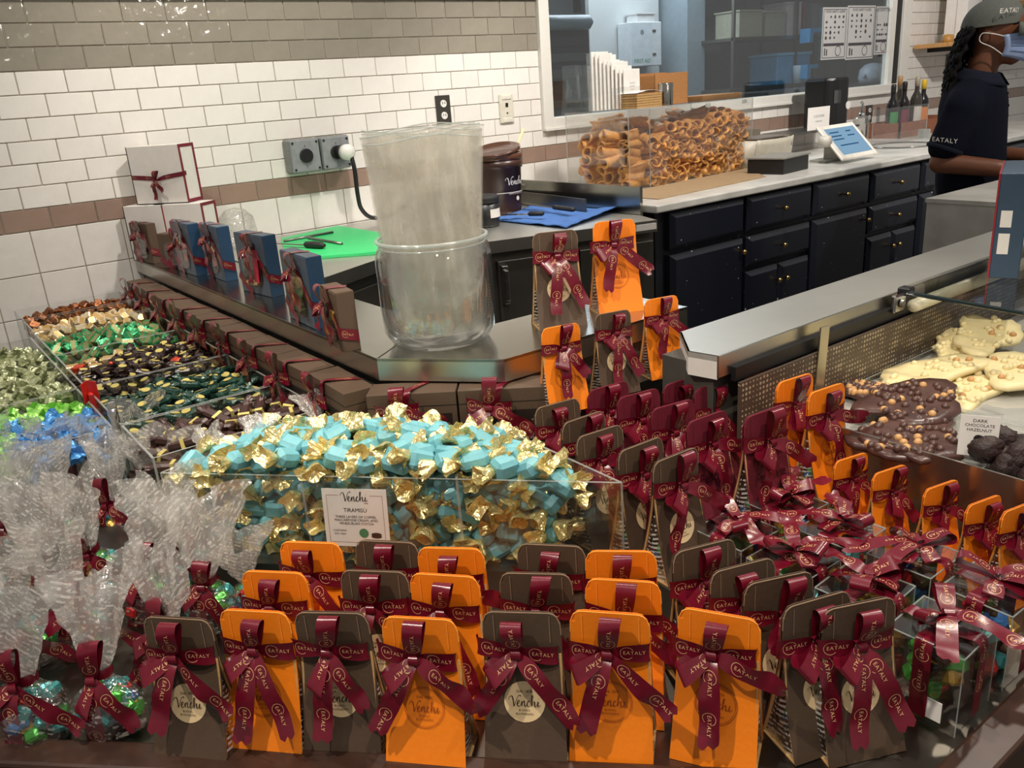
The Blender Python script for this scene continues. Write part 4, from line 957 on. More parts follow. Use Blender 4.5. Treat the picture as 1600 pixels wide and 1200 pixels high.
# --- left wing bins
def cube_kind(name, c1, c2, lab=None):
    mt = foilmat(name, c1, c2); o = [fixn(MB().cbox(.034, .026, .022, .003).mesh('foil_body', mt))]
    return o, fixn(MB().box(-.018, .018, -.0065, .0065, -.0118, .0118).mesh('wrapper_band', lab) if lab else MB().box(-.0005, .0005, -.0135, .0135, -.0115, .0115).mesh('wrapper_seam', mt))
K = {}
K['amber'] = cube_kind('amber_foil', (150, 84, 30), (70, 38, 22)); K['cream'] = cube_kind('cream_gold_foil', (226, 204, 160), (236, 224, 200), pm('pale_gold_band', (204, 168, 104), .35, .5))
K['green'] = cube_kind('green_foil', (34, 132, 84), (74, 170, 112), pm('olive_band', (132, 130, 84), .4, .4))
def stick_kind(name, c, lab, disc=True, lr=.011):
    mt = pm(name, c, .3, .15, .15, 60, .4, 90)
    mb = MB().cbox(.05, .026, .02, .006)
    for sg in (-1, 1): twist(mb, .006, .014, .02, 3 + sg, sg * .024, sg)
    b = MB().lathe([(lr, 0), (lr, .0012)], 14, M=T(0, 0, .0102)) if disc else MB().box(-.004, .004, -.0135, .0135, -.0105, .0105)
    return [fixn(mb.mesh('wrapped_body', mt))], fixn(b.mesh('label', lab))
gl_ = pm('gold_label', (206, 190, 110), .4, .2)
K['dark'] = stick_kind('dark_brown_wrap', (44, 30, 28), gl_); K['dgreen'] = stick_kind('dark_green_wrap', (30, 62, 52), gl_)
mtb = pm('dark_chocolate_wrap', (56, 34, 30), .35, .1, .15, 60); mb = MB().cbox(.075, .024, .02, .005)
for sg in (-1, 1): twist(mb, .006, .012, .02, 8 + sg, sg * .036, sg)
K['stick'] = ([fixn(mb.mesh('wrapped_body', mtb))], fixn(MB().box(-.004, .004, -.0126, .0126, -.0106, .0106).mesh('gold_band', gl_)))
def small_twist(name, c, c2, metal=.3):
    mt = foilmat(name, c, c2, metal); mb = MB().cbox(.034, .028, .024, .007)
    ex = []
    for sg in (-1, 1): m2 = MB(); twist(m2, .006, .016, .022, 5 + sg, sg * .016, sg); ex.append(fixn(m2.mesh('wrapper_twist', mt)))
    return [fixn(mb.mesh('wrapped_body', mt))], ex
K['lime'] = small_twist('lime_foil', (120, 206, 70), (170, 226, 120)); K['bluef'] = small_twist('blue_foil', (40, 120, 196), (90, 160, 220)); K['pale'] = small_twist('pale_green_wrap', (112, 120, 74), (180, 186, 150), .3)
K['red'] = cube_kind('red_foil', (196, 50, 32), (226, 90, 60))
NMK = {'amber': ('amber_candy', 'amber and brown foil cube candy in the far bin'), 'cream': ('cream_candy', 'cream and gold foil cube candy in the second bin from the wall'), 'green': ('green_candy', 'green foil cube candy in the left wing bin'),
       'dark': ('dark_candy', 'dark brown wrapped candy with a round gold label'), 'dgreen': ('dark_green_candy', 'dark green wrapped candy with a round gold label'), 'stick': ('stick_candy', 'long dark brown wrapped candy stick with a gold band'),
       'lime': ('lime_candy', 'lime green foil candy in the outer left bin'), 'bluef': ('blue_candy', 'bright blue foil candy in the outer left bin'), 'pale': ('pale_green_candy', 'pale green cellophane twist candy in the outer far bin'), 'red': ('red_candy', 'red foil candy among the dark labelled candies')}
def candy(kind, p, rot):
    bodies, ex = K[kind]; o = thing(NMK[kind][0], NMK[kind][1], 'candy', p, 0, NMK[kind][1].split(' in the')[0] + ' pile', rot)
    ob('foil_body', bodies[0], o)
    for e_ in (ex if isinstance(ex, list) else [ex]): ob('wrapper_band', e_, o)
rc = random.Random(5)
def fill(x0, x1, y0, y1, zt, kinds, sp=.036, heap=.03, flatk=.5, layers=2):
    for ly in range(layers):
        nx, ny = int((x1 - x0) / sp), int((y1 - y0) / sp)
        for i in range(nx):
            for j in range(ny):
                u, v = (i + .5 + rc.uniform(-.25, .25)) / nx, (j + .5 + rc.uniform(-.25, .25)) / ny
                k = kinds(u, v) if callable(kinds) else kinds
                zz = zt - .02 + heap * math.sin(math.pi * u) * math.sin(math.pi * v) - ly * .024 + rc.uniform(-.006, .006)
                if ly and (i in (0, nx - 1) or j in (0, ny - 1)) is False and layers < 3: continue
                candy(k, (x0 + u * (x1 - x0), y0 + v * (y1 - y0), zz), (rc.uniform(-flatk, flatk), rc.uniform(-flatk, flatk), rc.uniform(0, 6.28)))
XL, XR = .318, .685
wing = [(3.285, 3.5, .85, 'amber', 'amber foil cubes'), (3.075, 3.28, .845, 'cream', 'cream and gold cubes'), (2.71, 3.07, ZTOP, 'green', 'green foil cubes'), (2.295, 2.70, ZTOP, lambda u, v: 'red' if rc.random() < .06 else ('cream' if v > .72 and rc.random() < .6 else 'dark'), 'dark gold-labelled candies'),
        (1.93, 2.285, ZTOP, 'dgreen', 'dark green labelled candies'), (1.672, 1.92, ZTOP, 'stick', 'long dark candy sticks')]
for y0, y1, zt, kd, nm in wing:
    bin_thing('acrylic bin of %s in the left wing' % nm, [(XL, y0), (XR, y0), (XR, y1), (XL, y1)], zt)
    fill(XL + .012, XR - .012, y0 + .012, y1 - .012, zt - .02, kd, .048 if kd == 'stick' else .042 if not isinstance(kd, str) or kd == 'dgreen' else .036, .03, .9 if isinstance(kd, str) and kd in ('amber', 'cream', 'green') else .35)
bin_thing('outer left acrylic bin of pale green twist candies', [(-.2, 2.36), (.305, 2.36), (.305, 3.1), (-.2, 3.1)], .825)
fill(.0, .295, 2.37, 3.08, .81, 'pale', .042, .03, .7)
bin_thing('outer left acrylic bin of lime and blue foil candies', [(-.2, 1.97), (.305, 1.97), (.305, 2.35), (-.2, 2.35)], .825)
fill(-.03, .295, 1.98, 2.34, .81, lambda u, v: 'bluef' if (u > .4 and v < .55) else 'lime', .042, .03, .7)
# red tag scoop and steel tongs hooked over the divider
sc_ = thing('scoop', 'red plastic scoop stuck upright at the divider of the left bins', 'scoop', (.3115, 2.2, ZB + .01))
part('handle', MB().prism([(-.006, -.006), (.006, -.006), (.006, .006), (-.006, .006)], 0, .12).cbox(.012, .02, .12, .003, M=T(0, 0, .12)), pm('red_plastic', (200, 40, 30), .35), sc_)
part('bowl', MB().slab(lambda u, v: ((u - .5) * .035, .012 * math.sin(math.pi * u), .16 + v * .05 - .012 * abs(u - .5)), 8, 4, .002), pm('red_plastic2', (206, 44, 34), .35), sc_)
tg = thing('tongs', 'steel tongs hooked upright over the acrylic divider', 'tongs', (.3115, 1.95, ZB))
for s in (-1, 1): part('arm', MB().slab(lambda u, v: ((u - .5) * .018, s * (.004 + .016 * (1 - v) ** 1.5), .02 + v * .2), 3, 10, .0016), M['chrome'], tg, True)
part('hinge', MB().cbox(.02, .014, .014, .003, M=T(0, 0, .222)), M['chrome'], tg)
# ================================================================ CELLOPHANE CANDY BAGS (left front)
cel = {}
def cello_meshes(k):
    if k in cel: return cel[k]
    r = random.Random(50 + k); ph = r.uniform(0, 6); n = 26
    def low(u, v):
        a = u * 2 * math.pi; q_ = min(1, max(0, (v - .45) / .55)); rad = (.052 - .041 * q_ * q_ * (3 - 2 * q_) - .008 * max(0, .2 - v) * 5) * (1 + .1 * math.sin(4 * a + ph) + .05 * math.sin(9 * a + v * 5))
        if v > .98: rad = .011
        return (math.cos(a) * rad, math.sin(a) * rad * .85, .002 + v * .1)
    def fl(u, v):
        a = u * 2 * math.pi; rad = .012 + .05 * v ** .75; ru = 1 + (.12 + .32 * v) * math.sin(5 * a + ph + v * 1.5) + .15 * v * math.sin(8 * a + ph * 2)
        nn = noise.noise(Vector((math.cos(a) * 1.7 + ph, math.sin(a) * 1.7, v * 5 + k))) * .02 * v + noise.noise(Vector((math.cos(a) * 4 + ph, math.sin(a) * 4, v * 11))) * .007 * v; rad += nn
        return (math.cos(a) * rad * ru + .025 * v * math.sin(ph), math.sin(a) * rad * ru * .55 + .02 * v * math.cos(ph), .1 + v * .145 + .018 * v * math.sin(3 * a + ph))
    d = {'low': MB().grid(low, n, 9, wrap=True).mesh('film_pouch', M['cello'], True), 'flare': MB().grid(fl, 60, 18, wrap=True).mesh('film_flare', M['cello2'], True)}
    def fl2(u, v):
        p = fl(u, v); return (p[0] * .55, p[1] * .5, .1 + (p[2] - .1) * 1.06)
    d['flare2'] = MB().grid(fl2, 34, 8, wrap=True).mesh('inner_flare', M['cello2'], True)
    mb = MB()
    for i in range(34):
        a = r.uniform(0, 6.28); z = r.uniform(.014, .066); q = r.uniform(.018, .037) * (1 if z < .05 else .75)
        mb.cbox(.03, .022, .02, .004, r.choice((0, 0, 1, 2, 3, 4, 5, 5)), T(math.cos(a) * q, math.sin(a) * q * .85, z, r.uniform(-1, 1), r.uniform(-1, 1), r.uniform(0, 3)))
    d['fill'] = fixn(mb.mesh('candy_filling', candy_cols)); cel[k] = d; return d
def cello_bag(x, y, z, k, label, s=1, lean=(0, 0), rz=R_(-46), bow=True):
    d = cello_meshes(k % 4); t = thing('cellophane_bag', label, 'candy bag', (x, y, z), 0, 'cellophane candy bags', (lean[0], lean[1], rz)); t.scale = (s, s, s)
    ob('film_pouch', d['low'], t); ob('film_flare', d['flare'], t, rot=(0, 0, k * 1.3)); ob('candy_filling', d['fill'], t, kind='stuff')
    if bow:
        part('neck_ribbon', MB().lathe([(.0145, .092), (.016, .1), (.0145, .108)], 14, cap0=False, cap1=False), M['satin'], t, True)
        put_bow(t, k % 6, (0, -.016, .1), rw=.03, band=.07, skip_band=True)
CB = [(45, 1065), (155, 1055), (255, 985), (320, 900), (-35, 985), (30, 955), (120, 930), (215, 890), (290, 845), (-30, 890), (60, 870), (150, 850), (5, 815), (95, 800), (185, 785), (250, 775), (30, 765), (120, 752), (200, 725), (-40, 775), (380, 880)]
LC = ['in the front row at the far left of the rim', 'in the front row left of the first brown bag', 'just behind the first brown bag', 'between the brown bags and the turquoise bin', 'cut off by the left edge, front', 'behind the leftmost front bag', 'behind the second front bag', 'behind the bag near the first brown one', 'leaning on the turquoise bin corner', 'cut off by the left edge, third row', 'third row, second from the left edge', 'third row, in the middle', 'fourth row, at the left', 'fourth row, second from left', 'fourth row, in the middle', 'fourth row, against the acrylic divider', 'back row below the blue foil candies', 'back row in the middle', 'back row at the steel tongs', 'cut off by the left edge, back', 'small, in front of the turquoise bin corner']
for i, (px, py) in enumerate(CB):
    p = onz(px, py, ZD + .1); sm = .72 if i == 20 else 1.0
    cello_bag(p.x, p.y, ZD, i, 'clear cellophane candy bag, %s' % LC[i], sm, (R_(rnd.uniform(-8, 8)), R_(rnd.uniform(-8, 8))), R_(-40 + rnd.uniform(-18, 18)), i not in (20,))
for i, (px, py, lb) in enumerate([(300, 725, 'at the near corner of the stick candy bin'), (390, 700, 'lying among the dark candy sticks'), (500, 655, 'at the brown box row beside the dark sticks')]):
    p = onz(px, py, ZTOP)
    t = tag(ob('cellophane_pouch', None, None, (p.x, p.y, ZTOP - .05), (R_(-50), R_(20 * (i - 1)), R_(-60 + 30 * i))), 'crinkled clear pouch with a maroon tag %s' % lb, 'candy pouch', 'clear pouches with maroon tags')
    d = cello_meshes(i); t.scale = (.5,) * 3
    ob('film_pouch', d['low'], t); ob('film_flare', d['flare'], t); part('tag', MB().cbox(.036, .003, .05, .001, M=T(0, -.052, .06)), M['maroon_edge'], t)

# ================================================================ CLEAR GIFT BOXES (right front)
def clear_box(x, y, k, label, dx=.105, dy=.105, hg=.128):
    t = thing('clear_gift_box', label, 'gift box', (x, y, ZD), R_(rnd.uniform(-3, 3)), 'clear ribboned candy boxes')
    part('base', MB().box(0, dx, 0, dy, 0, .003), M['acrylic'], t)
    for a, b in (((0, 0), (dx, 0)), ((dx, 0), (dx, dy)), ((dx, dy), (0, dy)), ((0, dy), (0, 0))):
        s, e = MB(), MB(); acrylic_wall(s, e, a, b, 0, hg, .0018); w_ = part('panel', s, M['acrylic'], t, fix=False); part('edge', e, M['acrylic_edge'], w_, fix=False)
    part('lid', MB().box(-.001, dx + .001, -.001, dy + .001, hg, hg + .002), M['acrylic'], t)
    ed = MB()
    for (a, b) in (((0, 0), (dx, 0)), ((dx, 0), (dx, dy)), ((dx, dy), (0, dy)), ((0, dy), (0, 0))): ed.tube([(a[0], a[1], hg), (b[0], b[1], hg)], .0012, 5)
    part('lid_edge', ed, M['acrylic_edge'], t)
    r = random.Random(k); 
    for q in range(24):
        part('candy', MB().cbox(.034, .026, .024, .005, M=T(r.uniform(.022, dx - .022), r.uniform(.022, dy - .022), .016 + .019 * (q // 5) + r.uniform(-.003, .003), r.uniform(-.7, .7), r.uniform(-.7, .7), r.uniform(0, 3))), candy_cols[r.choice((0, 1, 2, 2, 3, 4, 5))], t)
    for ax in (0, 1):
        c = dy / 2 if ax == 0 else dx / 2; ln = dx if ax == 0 else dy
        raw = [(-.003, .01), (-.003, hg * .6), (-.002, hg + .002), (ln * .25, hg + .004), (ln * .75, hg + .004), (ln + .002, hg + .002), (ln + .003, hg * .6), (ln + .003, .01)]
        pts = [(a, c, z) if ax == 0 else (c, a, z) for a, z in raw]
        st_ = Strip(pts, [(0, 1, 0) if ax == 0 else (1, 0, 0)] * 8, [.025] * 8, 4); a, p = MB(), MB(); st_.into(a); st_.print_into(p, [.05, .1, .17, .24], 1 if ax == 0 else -1)
        o = part('ribbon_band', a, M['satin'], t, True); ob('lettering', p.mesh('lettering', M['gold_print']), o)
    put_bow(t, k, (dx / 2, dy / 2 - .005, hg + .012), (R_(-84), 0, R_((-50, 20, 110, -120, 60, 170, -10, 90)[k % 8])), rw=.027, band=.08)
    return t
k_ = 0
for j, y in enumerate((.398, .522, .646, .77)):
    for i, x in enumerate((.995, 1.135)):
        lb = 'clear ribboned candy box, %s' % ('nearest the wood rim corner', 'at the rim beside the orange bags', 'second row, behind the rim corner box', 'second row, by the small orange bags', 'third row, behind the brown bags', 'third row, by the small orange bags', 'back row, behind the brown bags', 'back row, in front of the maroon bags')[j * 2 + i]
        b = clear_box(x + .012 * (j % 2), y, k_, lb); k_ += 1
        if k_ == 1: part('sticker', MB().box(-.0016, -.0006, .02, .065, .012, .045), M['paper'], b)

# ================================================================ CHOCOLATE DISPLAY CASE (right)
case = thing('display_case', 'refrigerated chocolate case with steel rim and perforated back panel', 'display case')
ZC = .765
M['case_white'] = pm('case_floor', (196, 194, 188), .35, .1, .04)
part('deck', MB().box(1.44, 2.95, .1, 1.03, ZC - .03, ZC), M['case_white'], case)
part('side_panel', MB().box(1.435, 1.44, .1, 1.03, 0, ZC + .03), M['steel_edge'], case)
part('front_panel', MB().box(1.44, 2.95, .095, .1, 0, ZC + .03), M['steel_edge'], case)
part('back_wall', MB().box(1.27, 2.95, 1.05, 1.19, 0, ZL - .03), M['skirt'], case)
part('steel_rim', MB().prism([(1.262, 1.035), (2.95, 1.035), (2.95, 1.21), (1.345, 1.207), (1.25, 1.1)], ZL - .012, ZL), M['steel_rim'], case)
part('rim_lip', MB().box(1.262, 2.95, 1.03, 1.035, ZL - .045, ZL + .001), M['steel_edge'], case)
part('rim_end', wall_strip(MB(), [(1.345, 1.207), (1.25, 1.1), (1.262, 1.035)], ZL - .05, ZL, .004), M['whitecard'], case)
part('gasket', MB().box(1.30, 2.95, 1.018, 1.03, ZL - .06, ZL - .03), M['black'], case)
m, nt, out = _nt('perforated_panel'); p_ = N(nt, 'ShaderNodeBsdfPrincipled'); L(nt, p_.outputs[0], out.inputs[0]); p_.inputs['Roughness'].default_value = .4
tc = N(nt, 'ShaderNodeTexCoord'); mp = N(nt, 'ShaderNodeMapping'); mp.inputs['Scale'].default_value = (88, 0, 88); L(nt, tc.outputs['Object'], mp.inputs[0])
vo = N(nt, 'ShaderNodeTexVoronoi'); vo.inputs['Scale'].default_value = 1; vo.inputs['Randomness'].default_value = .08; L(nt, mp.outputs[0], vo.inputs[0])
wn_ = N(nt, 'ShaderNodeTexNoise'); wn_.inputs['Scale'].default_value = 30; L(nt, tc.outputs['Object'], wn_.inputs[0])
mu = N(nt, 'ShaderNodeMath', operation='MULTIPLY_ADD'); L(nt, wn_.outputs[0], mu.inputs[0]); mu.inputs[1].default_value = -.9; mu.inputs[2].default_value = .66
lt = N(nt, 'ShaderNodeMath', operation='LESS_THAN'); L(nt, vo.outputs['Distance'], lt.inputs[0]); L(nt, mu.outputs[0], lt.inputs[1])
mx = N(nt, 'ShaderNodeMix', data_type='RGBA'); mx.inputs[6].default_value = S((78, 66, 56)); mx.inputs[7].default_value = S((176, 160, 132)); L(nt, lt.outputs[0], mx.inputs[0]); L(nt, mx.outputs[2], p_.inputs['Base Color'])
M['perf'] = m
part('perforated_panel', MB().box(1.30, 2.95, 1.005, 1.012, ZC, ZL - .06), M['perf'], case)
bA, bB = ony(1270, 545, 1.0), ony(1300, 622, .985)
part('bracket', MB().box(-.016, .016, -.004, 0, -.085, .09), M['steel_edge'], case, loc=(ony(1283, 580, 1.0).x, 1.003, .86), rot=(R_(0), R_(4), 0))
part('corner_clip', MB().cbox(.05, .012, .045, .004), M['chrome'], case, loc=(1.90, 1.012, .935))
part('screw', MB().lathe([(.01, 0), (.008, .006)], 12, M=T(1.90, 1.004, .935, R_(90))), M['steel_dark'], case)
part('lamp_tube', MB().tube([(1.93, .99, .925), (2.9, .99, .925)], .016, 12), pm('frosted_tube', (214, 208, 180), .3), case, True)
ga_, gb_ = onz(1418, 455, .962), onz(1600, 487, .962)
gp = single('glass_shelf', MB().prism([(ga_.x, ga_.y), (gb_.x, gb_.y), (gb_.x + .2, gb_.y - .12), (2.95, .55), (2.95, 1.034), (ga_.x + .05, 1.034)], ZL + .001, ZL + .009), M['glass'], 'tinted glass shelf on top of the chocolate case under the blue box', 'glass shelf')
part('glass_edge', MB().tube([(ga_.x, ga_.y, ZL + .005), (gb_.x, gb_.y, ZL + .005)], .0052, 6), pm('dark_glass_edge', (40, 52, 54), .15, .2), gp)
part('glass_edge', MB().tube([(ga_.x, ga_.y, ZL + .005), (ga_.x + .05, 1.034, ZL + .005)], .005, 6), pm('dark_glass_edge2', (40, 52, 54), .15, .2), gp)
part('clip', MB().cbox(.03, .03, .02, .003), M['black'], gp, loc=(ga_.x + .012, ga_.y + .01, ZL + .006))

# trays
def tray(label, x0, x1, y0, y1, z):
    t = thing('acrylic_tray', label, 'tray', (x0, y0, z), 0, 'clear trays in the chocolate case')
    part('floor', MB().box(0, x1 - x0, 0, y1 - y0, 0, .004), M['acrylic'], t)
    ed = MB()
    for a, b in (((0, 0), (x1 - x0, 0)), ((x1 - x0, 0), (x1 - x0, y1 - y0)), ((x1 - x0, y1 - y0), (0, y1 - y0)), ((0, y1 - y0), (0, 0))): s, e = MB(), MB(); acrylic_wall(s, e, a, b, 0, .016, .004); w_ = part('rim', s, M['acrylic'], t, fix=False); part('edge', e, M['acrylic_edge'], w_, fix=False)
tray('clear tray under the pale nut chocolate slabs', 1.72, 2.4, .62, 1.0, ZC)
tray('clear tray under the dark hazelnut slabs', 1.46, 1.705, .60, .995, ZC)
tray('clear tray under the dark rough chocolate clusters', 1.46, 1.705, .25, .585, ZC)
M['whitechoc'] = pm('white_chocolate', (226, 210, 160), .4, 0, .05, 24, .3, 40)
M['darkchoc'] = pm('dark_chocolate', (58, 36, 32), .32, 0, .2, 20, .35, 45, (84, 56, 50))
M['nut'] = pm('hazelnut', (196, 150, 96), .45, 0, .2, 60)
M['nutc'] = pm('coated_nut', (82, 56, 48), .35, 0, .2, 60)
M['truffle'] = pm('rough_dark_chocolate', (44, 28, 26), .6, 0, .3, 60, .9, 120)
def slab_piece(name, label, cat, cx, cy, cz, rx, ry, th, mat, seed, tilt, nuts, group):
    r = random.Random(seed); t = thing(name, label, cat, (cx, cy, cz), 0, group, (tilt[0], tilt[1], tilt[2])); n = 26
    rad = [1 + .16 * math.sin(3 * 2 * math.pi * i / n + seed) + .1 * math.sin(5 * 2 * math.pi * i / n + seed * 2) + r.uniform(-.06, .06) for i in range(n)]
    def ed(i, k, z): a = 2 * math.pi * i / n; q = rad[i % n] * k; return (math.copysign(abs(math.cos(a)) ** .8, math.cos(a)) * rx * q, math.copysign(abs(math.sin(a)) ** .8, math.sin(a)) * ry * q, z)
    rings = [[ed(i, .96, 0) for i in range(n)], [ed(i, 1, th * .4) for i in range(n)], [ed(i, .97, th * .9) for i in range(n)]]
    for kq in (.8, .6, .4, .2): rings.append([(lambda p: (p[0], p[1], th + .004 * noise.noise(Vector((p[0] * 40, p[1] * 40, seed)))))(ed(i, kq, 0)) for i in range(n)])
    vs = [v for rg in rings for v in rg] + [(0, 0, th), (0, 0, 0)]; q = len(rings)
    fs = [(k * n + i, k * n + (i + 1) % n, (k + 1) * n + (i + 1) % n, (k + 1) * n + i) for k in range(q - 1) for i in range(n)]
    fs += [((q - 1) * n + i, (q - 1) * n + (i + 1) % n, q * n) for i in range(n)] + [((i + 1) % n, i, q * n + 1) for i in range(n)]
    part('slab', MB().add(vs, fs), mat, t, True)
    if nuts:
        nm = fixn(MB().lathe([(.001, -.008), (.006, -.006), (.0085, 0), (.006, .006), (.001, .008)], 10).mesh('nut', nuts[1], True)); n2 = fixn(MB().lathe([(.001, -.008), (.006, -.006), (.0085, 0), (.006, .006), (.001, .008)], 10).mesh('nut', nuts[2], True))
        for i in range(nuts[0]):
            a, k = r.uniform(0, 6.28), r.random() ** .5 * .92
            ob('nut', nm if r.random() < nuts[3] else n2, t, (math.cos(a) * rx * k * .95, math.sin(a) * ry * k * .95, th + .0005), (r.uniform(-1, 1), r.uniform(-1, 1), 0))
wc = [(1430, 585, .79, .15, .075, 'large pale nut chocolate slab lying nearest on the tray'), (1500, 610, .775, .11, .05, 'pale nut slab edge under the large slab'), (1520, 522, .825, .12, .07, 'ridged pale chocolate slab lying on top of the others'), (1475, 540, .80, .11, .05, 'pale chocolate slab under the ridged one'), (1585, 580, .80, .09, .1, 'pale nut chocolate slab at the right edge of the picture'), (1430, 525, .80, .06, .025, 'thin cut pale nougat strip leaning at the back')]
for i, (px, py, z, rx, ry, lb) in enumerate(wc):
    p = onz(px + 20, py, z); slab_piece('chocolate_slab', lb, 'chocolate', p.x, p.y, z - .008, rx, ry, .014, M['whitechoc'], i + 3, (R_(-4 + 3 * i % 9), R_(-6 if i != 5 else -25), R_(12 * i - 10)), (26 if i < 5 else 6, M['whitechoc'], M['nut'], .93), 'pale chocolate slabs')
dc = [(1425, 628, .80, .16, .085, 'dark hazelnut slab on top of the pile'), (1430, 680, .785, .16, .08, 'dark hazelnut slab in the middle of the pile'), (1390, 690, .775, .12, .07, 'dark hazelnut slab at the bottom, half under the orange bag'), (1350, 610, .78, .1, .06, 'dark hazelnut slab behind the orange bags')]
for i, (px, py, z, rx, ry, lb) in enumerate(dc):
    p = onz(px, py, z); slab_piece('chocolate_slab', lb, 'chocolate', p.x, p.y, z - .008, rx * .72, ry, .014, M['darkchoc'], i + 20, (R_(3), R_(-4 + 3 * i), R_(20 * i)), (60, M['nutc'], M['nut'], .72), 'dark hazelnut slabs')
rt = random.Random(9); tm_ = []
for k in range(3):
    ph = rt.uniform(0, 9)
    tm_.append(fixn(MB().grid(lambda u, v: (lambda a, b: (lambda q: (math.cos(a) * math.sin(b) * q, math.sin(a) * math.sin(b) * q, math.cos(b) * q * .75))(.03 * (1 + .35 * noise.noise(Vector((math.cos(a) * 2 + ph, math.sin(a) * 2, b * 2))))))(u * 6.283, .05 + v * 3.04), 16, 10, wrap=True).mesh('rough_cluster', M['truffle'], True)))
for i in range(20):
    px, py = (1530 + (i % 5) * 34 + rt.uniform(-6, 6), 700 + (i // 5) * 28 + rt.uniform(-5, 5)); p = onz(px, py, .79)
    if p.x < 1.48: p.x = 1.48 + rt.uniform(0, .03)
    o = ob('chocolate_cluster', tm_[i % 3], None, (p.x, p.y, ZC + .024 + .02 * (i % 2)), (rt.uniform(-1, 1), rt.uniform(-1, 1), rt.uniform(0, 6))); tag(o, 'rough dark chocolate cluster in the pile at the right edge', 'chocolate', 'dark chocolate clusters')
sgp = onz(1525, 712, ZC + .02)
sg_ = thing('price_sign', 'small white price sign standing beside the hazelnut slabs', 'price sign', (sgp.x, sgp.y, ZC), R_(-62))
part('holder', MB().box(-.035, .035, -.001, .001, 0, .105), M['acrylic'], sg_)
cd_ = part('card', MB().box(-.032, .032, -.002, -.0012, .02, .1), M['paper'], sg_)
textpart('lettering', merge2d((text2d('DARK', .009), 0, .09), (text2d('CHOCOLATE', .008), 0, .081), (text2d('HAZELNUT', .008), 0, .072), (ring2d(.004, .008, n=14), 0, .055), (text2d('CONTAINS', .005), 0, .038), (text2d('MILK, SOY', .005), 0, .031)), 'ink', cd_, T(0, -.0026, 0))

# blue box on the glass, cut by the frame
bo = onz(1590, 436, ZL + .009)
bb = thing('blue_gift_box', 'tall blue box with a red side on the glass shelf at the right edge', 'gift box', (bo.x, bo.y, ZL + .009), R_(22))
part('body', MB().box(0, .3, 0, .062, 0, .252), pm('navy_card', (52, 74, 96), .5, var=.04), bb, bev=.002)
part('red_edge', MB().box(-.001, .3, .0618, .066, 0, .252), pm('sleeve_red', (150, 36, 48), .45), bb)
sl_ = part('front_face', MB().box(.002, .3, -.0015, 0, .002, .25), pm('navy_face', (40, 62, 84), .5), bb)
part('red_stripe', MB().box(.02, .12, -.003, -.0015, .1, .235), pm('stripe_red', (176, 30, 46), .45), sl_)
textpart('lettering', venchi2d(.16), 'gold_print', sl_, T(.17, -.0036, .17))
for zz, hh_ in ((.06, .05), (.125, .04)): part('sticker', MB().box(-.0012, 0, .028, .052, zz, zz + hh_), M['paper'], bb)
# marble block counter at the right
mbk = thing('marble_counter', 'pale marble counter block behind the steel case rim at right', 'counter', (3.10, 1.30, 0))
part('slab_top', MB().box(-.005, 1.6, -.005, .28, .985, 1.0), M['marble'], mbk)
part('block', MB().box(0, 1.6, 0, .275, 0, .985), M['marble'], mbk)
# ================================================================ ITEMS ON THE BACK COUNTERS
textpart('lettering', merge2d((venchi2d(.1), 0, .03), (text2d('CREMA AL CIOCCOLATO', .008), .01, -.026)), M['paper'], bk, fn=lambda x, y: ((.098 + (y + .06) * .05) * math.sin((x / .098) + R_(6)), -(.0985 + (y + .06) * .05) * math.cos(x / .098 + R_(6)), .115 + y))
part('stripe', MB().grid(lambda u, v: ((.0975) * math.sin((u - .5) * 1.7), -.0985 * math.cos((u - .5) * 1.7), .093 + v * .003), 14, 2), M['paper'], bk)
part('print_badge', flat(MB(), ring2d(.005, .01, n=16), fn=lambda x, y: (.097 * math.sin(.25 + x / .097), -.098 * math.cos(.25 + x / .097), .066 + y)), M['paper'], bk)
sk = Vector((bc.x + .05, bc.y - .02, ZL + .22))
single('stirring_stick', MB().tube([sk, sk + Vector((.09, .0, .14))], .006, 8), pm('pale_wood', (226, 208, 160), .6), 'pale wooden stirring stick leaning out of the brown bucket', 'stick', True)
tb = onz(770, 352, ZL)
bt = thing('black_tub', 'small black tub with a white label partly behind the clear bags', 'tub', (tb.x - .03, tb.y, ZL))
part('body', MB().lathe([(.05, 0), (.055, .01), (.058, .1), (.052, .1)], 24), M['black'], bt, True)
part('lid', MB().lathe([(.06, .1), (.06, .125), (.05, .13)], 24), M['blacksoft'], bt, True)
part('label', MB().grid(lambda u, v: (.058 * math.sin((u - .5) * 1.6 + .5), -.059 * math.cos((u - .5) * 1.6 + .5), .04 + v * .035), 10, 2), M['paper'], bt)
tq = onz(808, 316, ZL)
tu = thing('cream_tube', 'white squeeze tube with a blue cap beside the bucket', 'tube', (tq.x, tq.y, ZL))
part('body', MB().lathe([(.018, 0), (.02, .01), (.018, .11), (.01, .115)], 16), pm('tube_white', (190, 202, 226), .4), tu, True)
part('cap', MB().lathe([(.016, .085), (.017, .1), (.009, .135), (.002, .14)], 16), pm('tube_blue', (40, 80, 170), .4), tu, True)
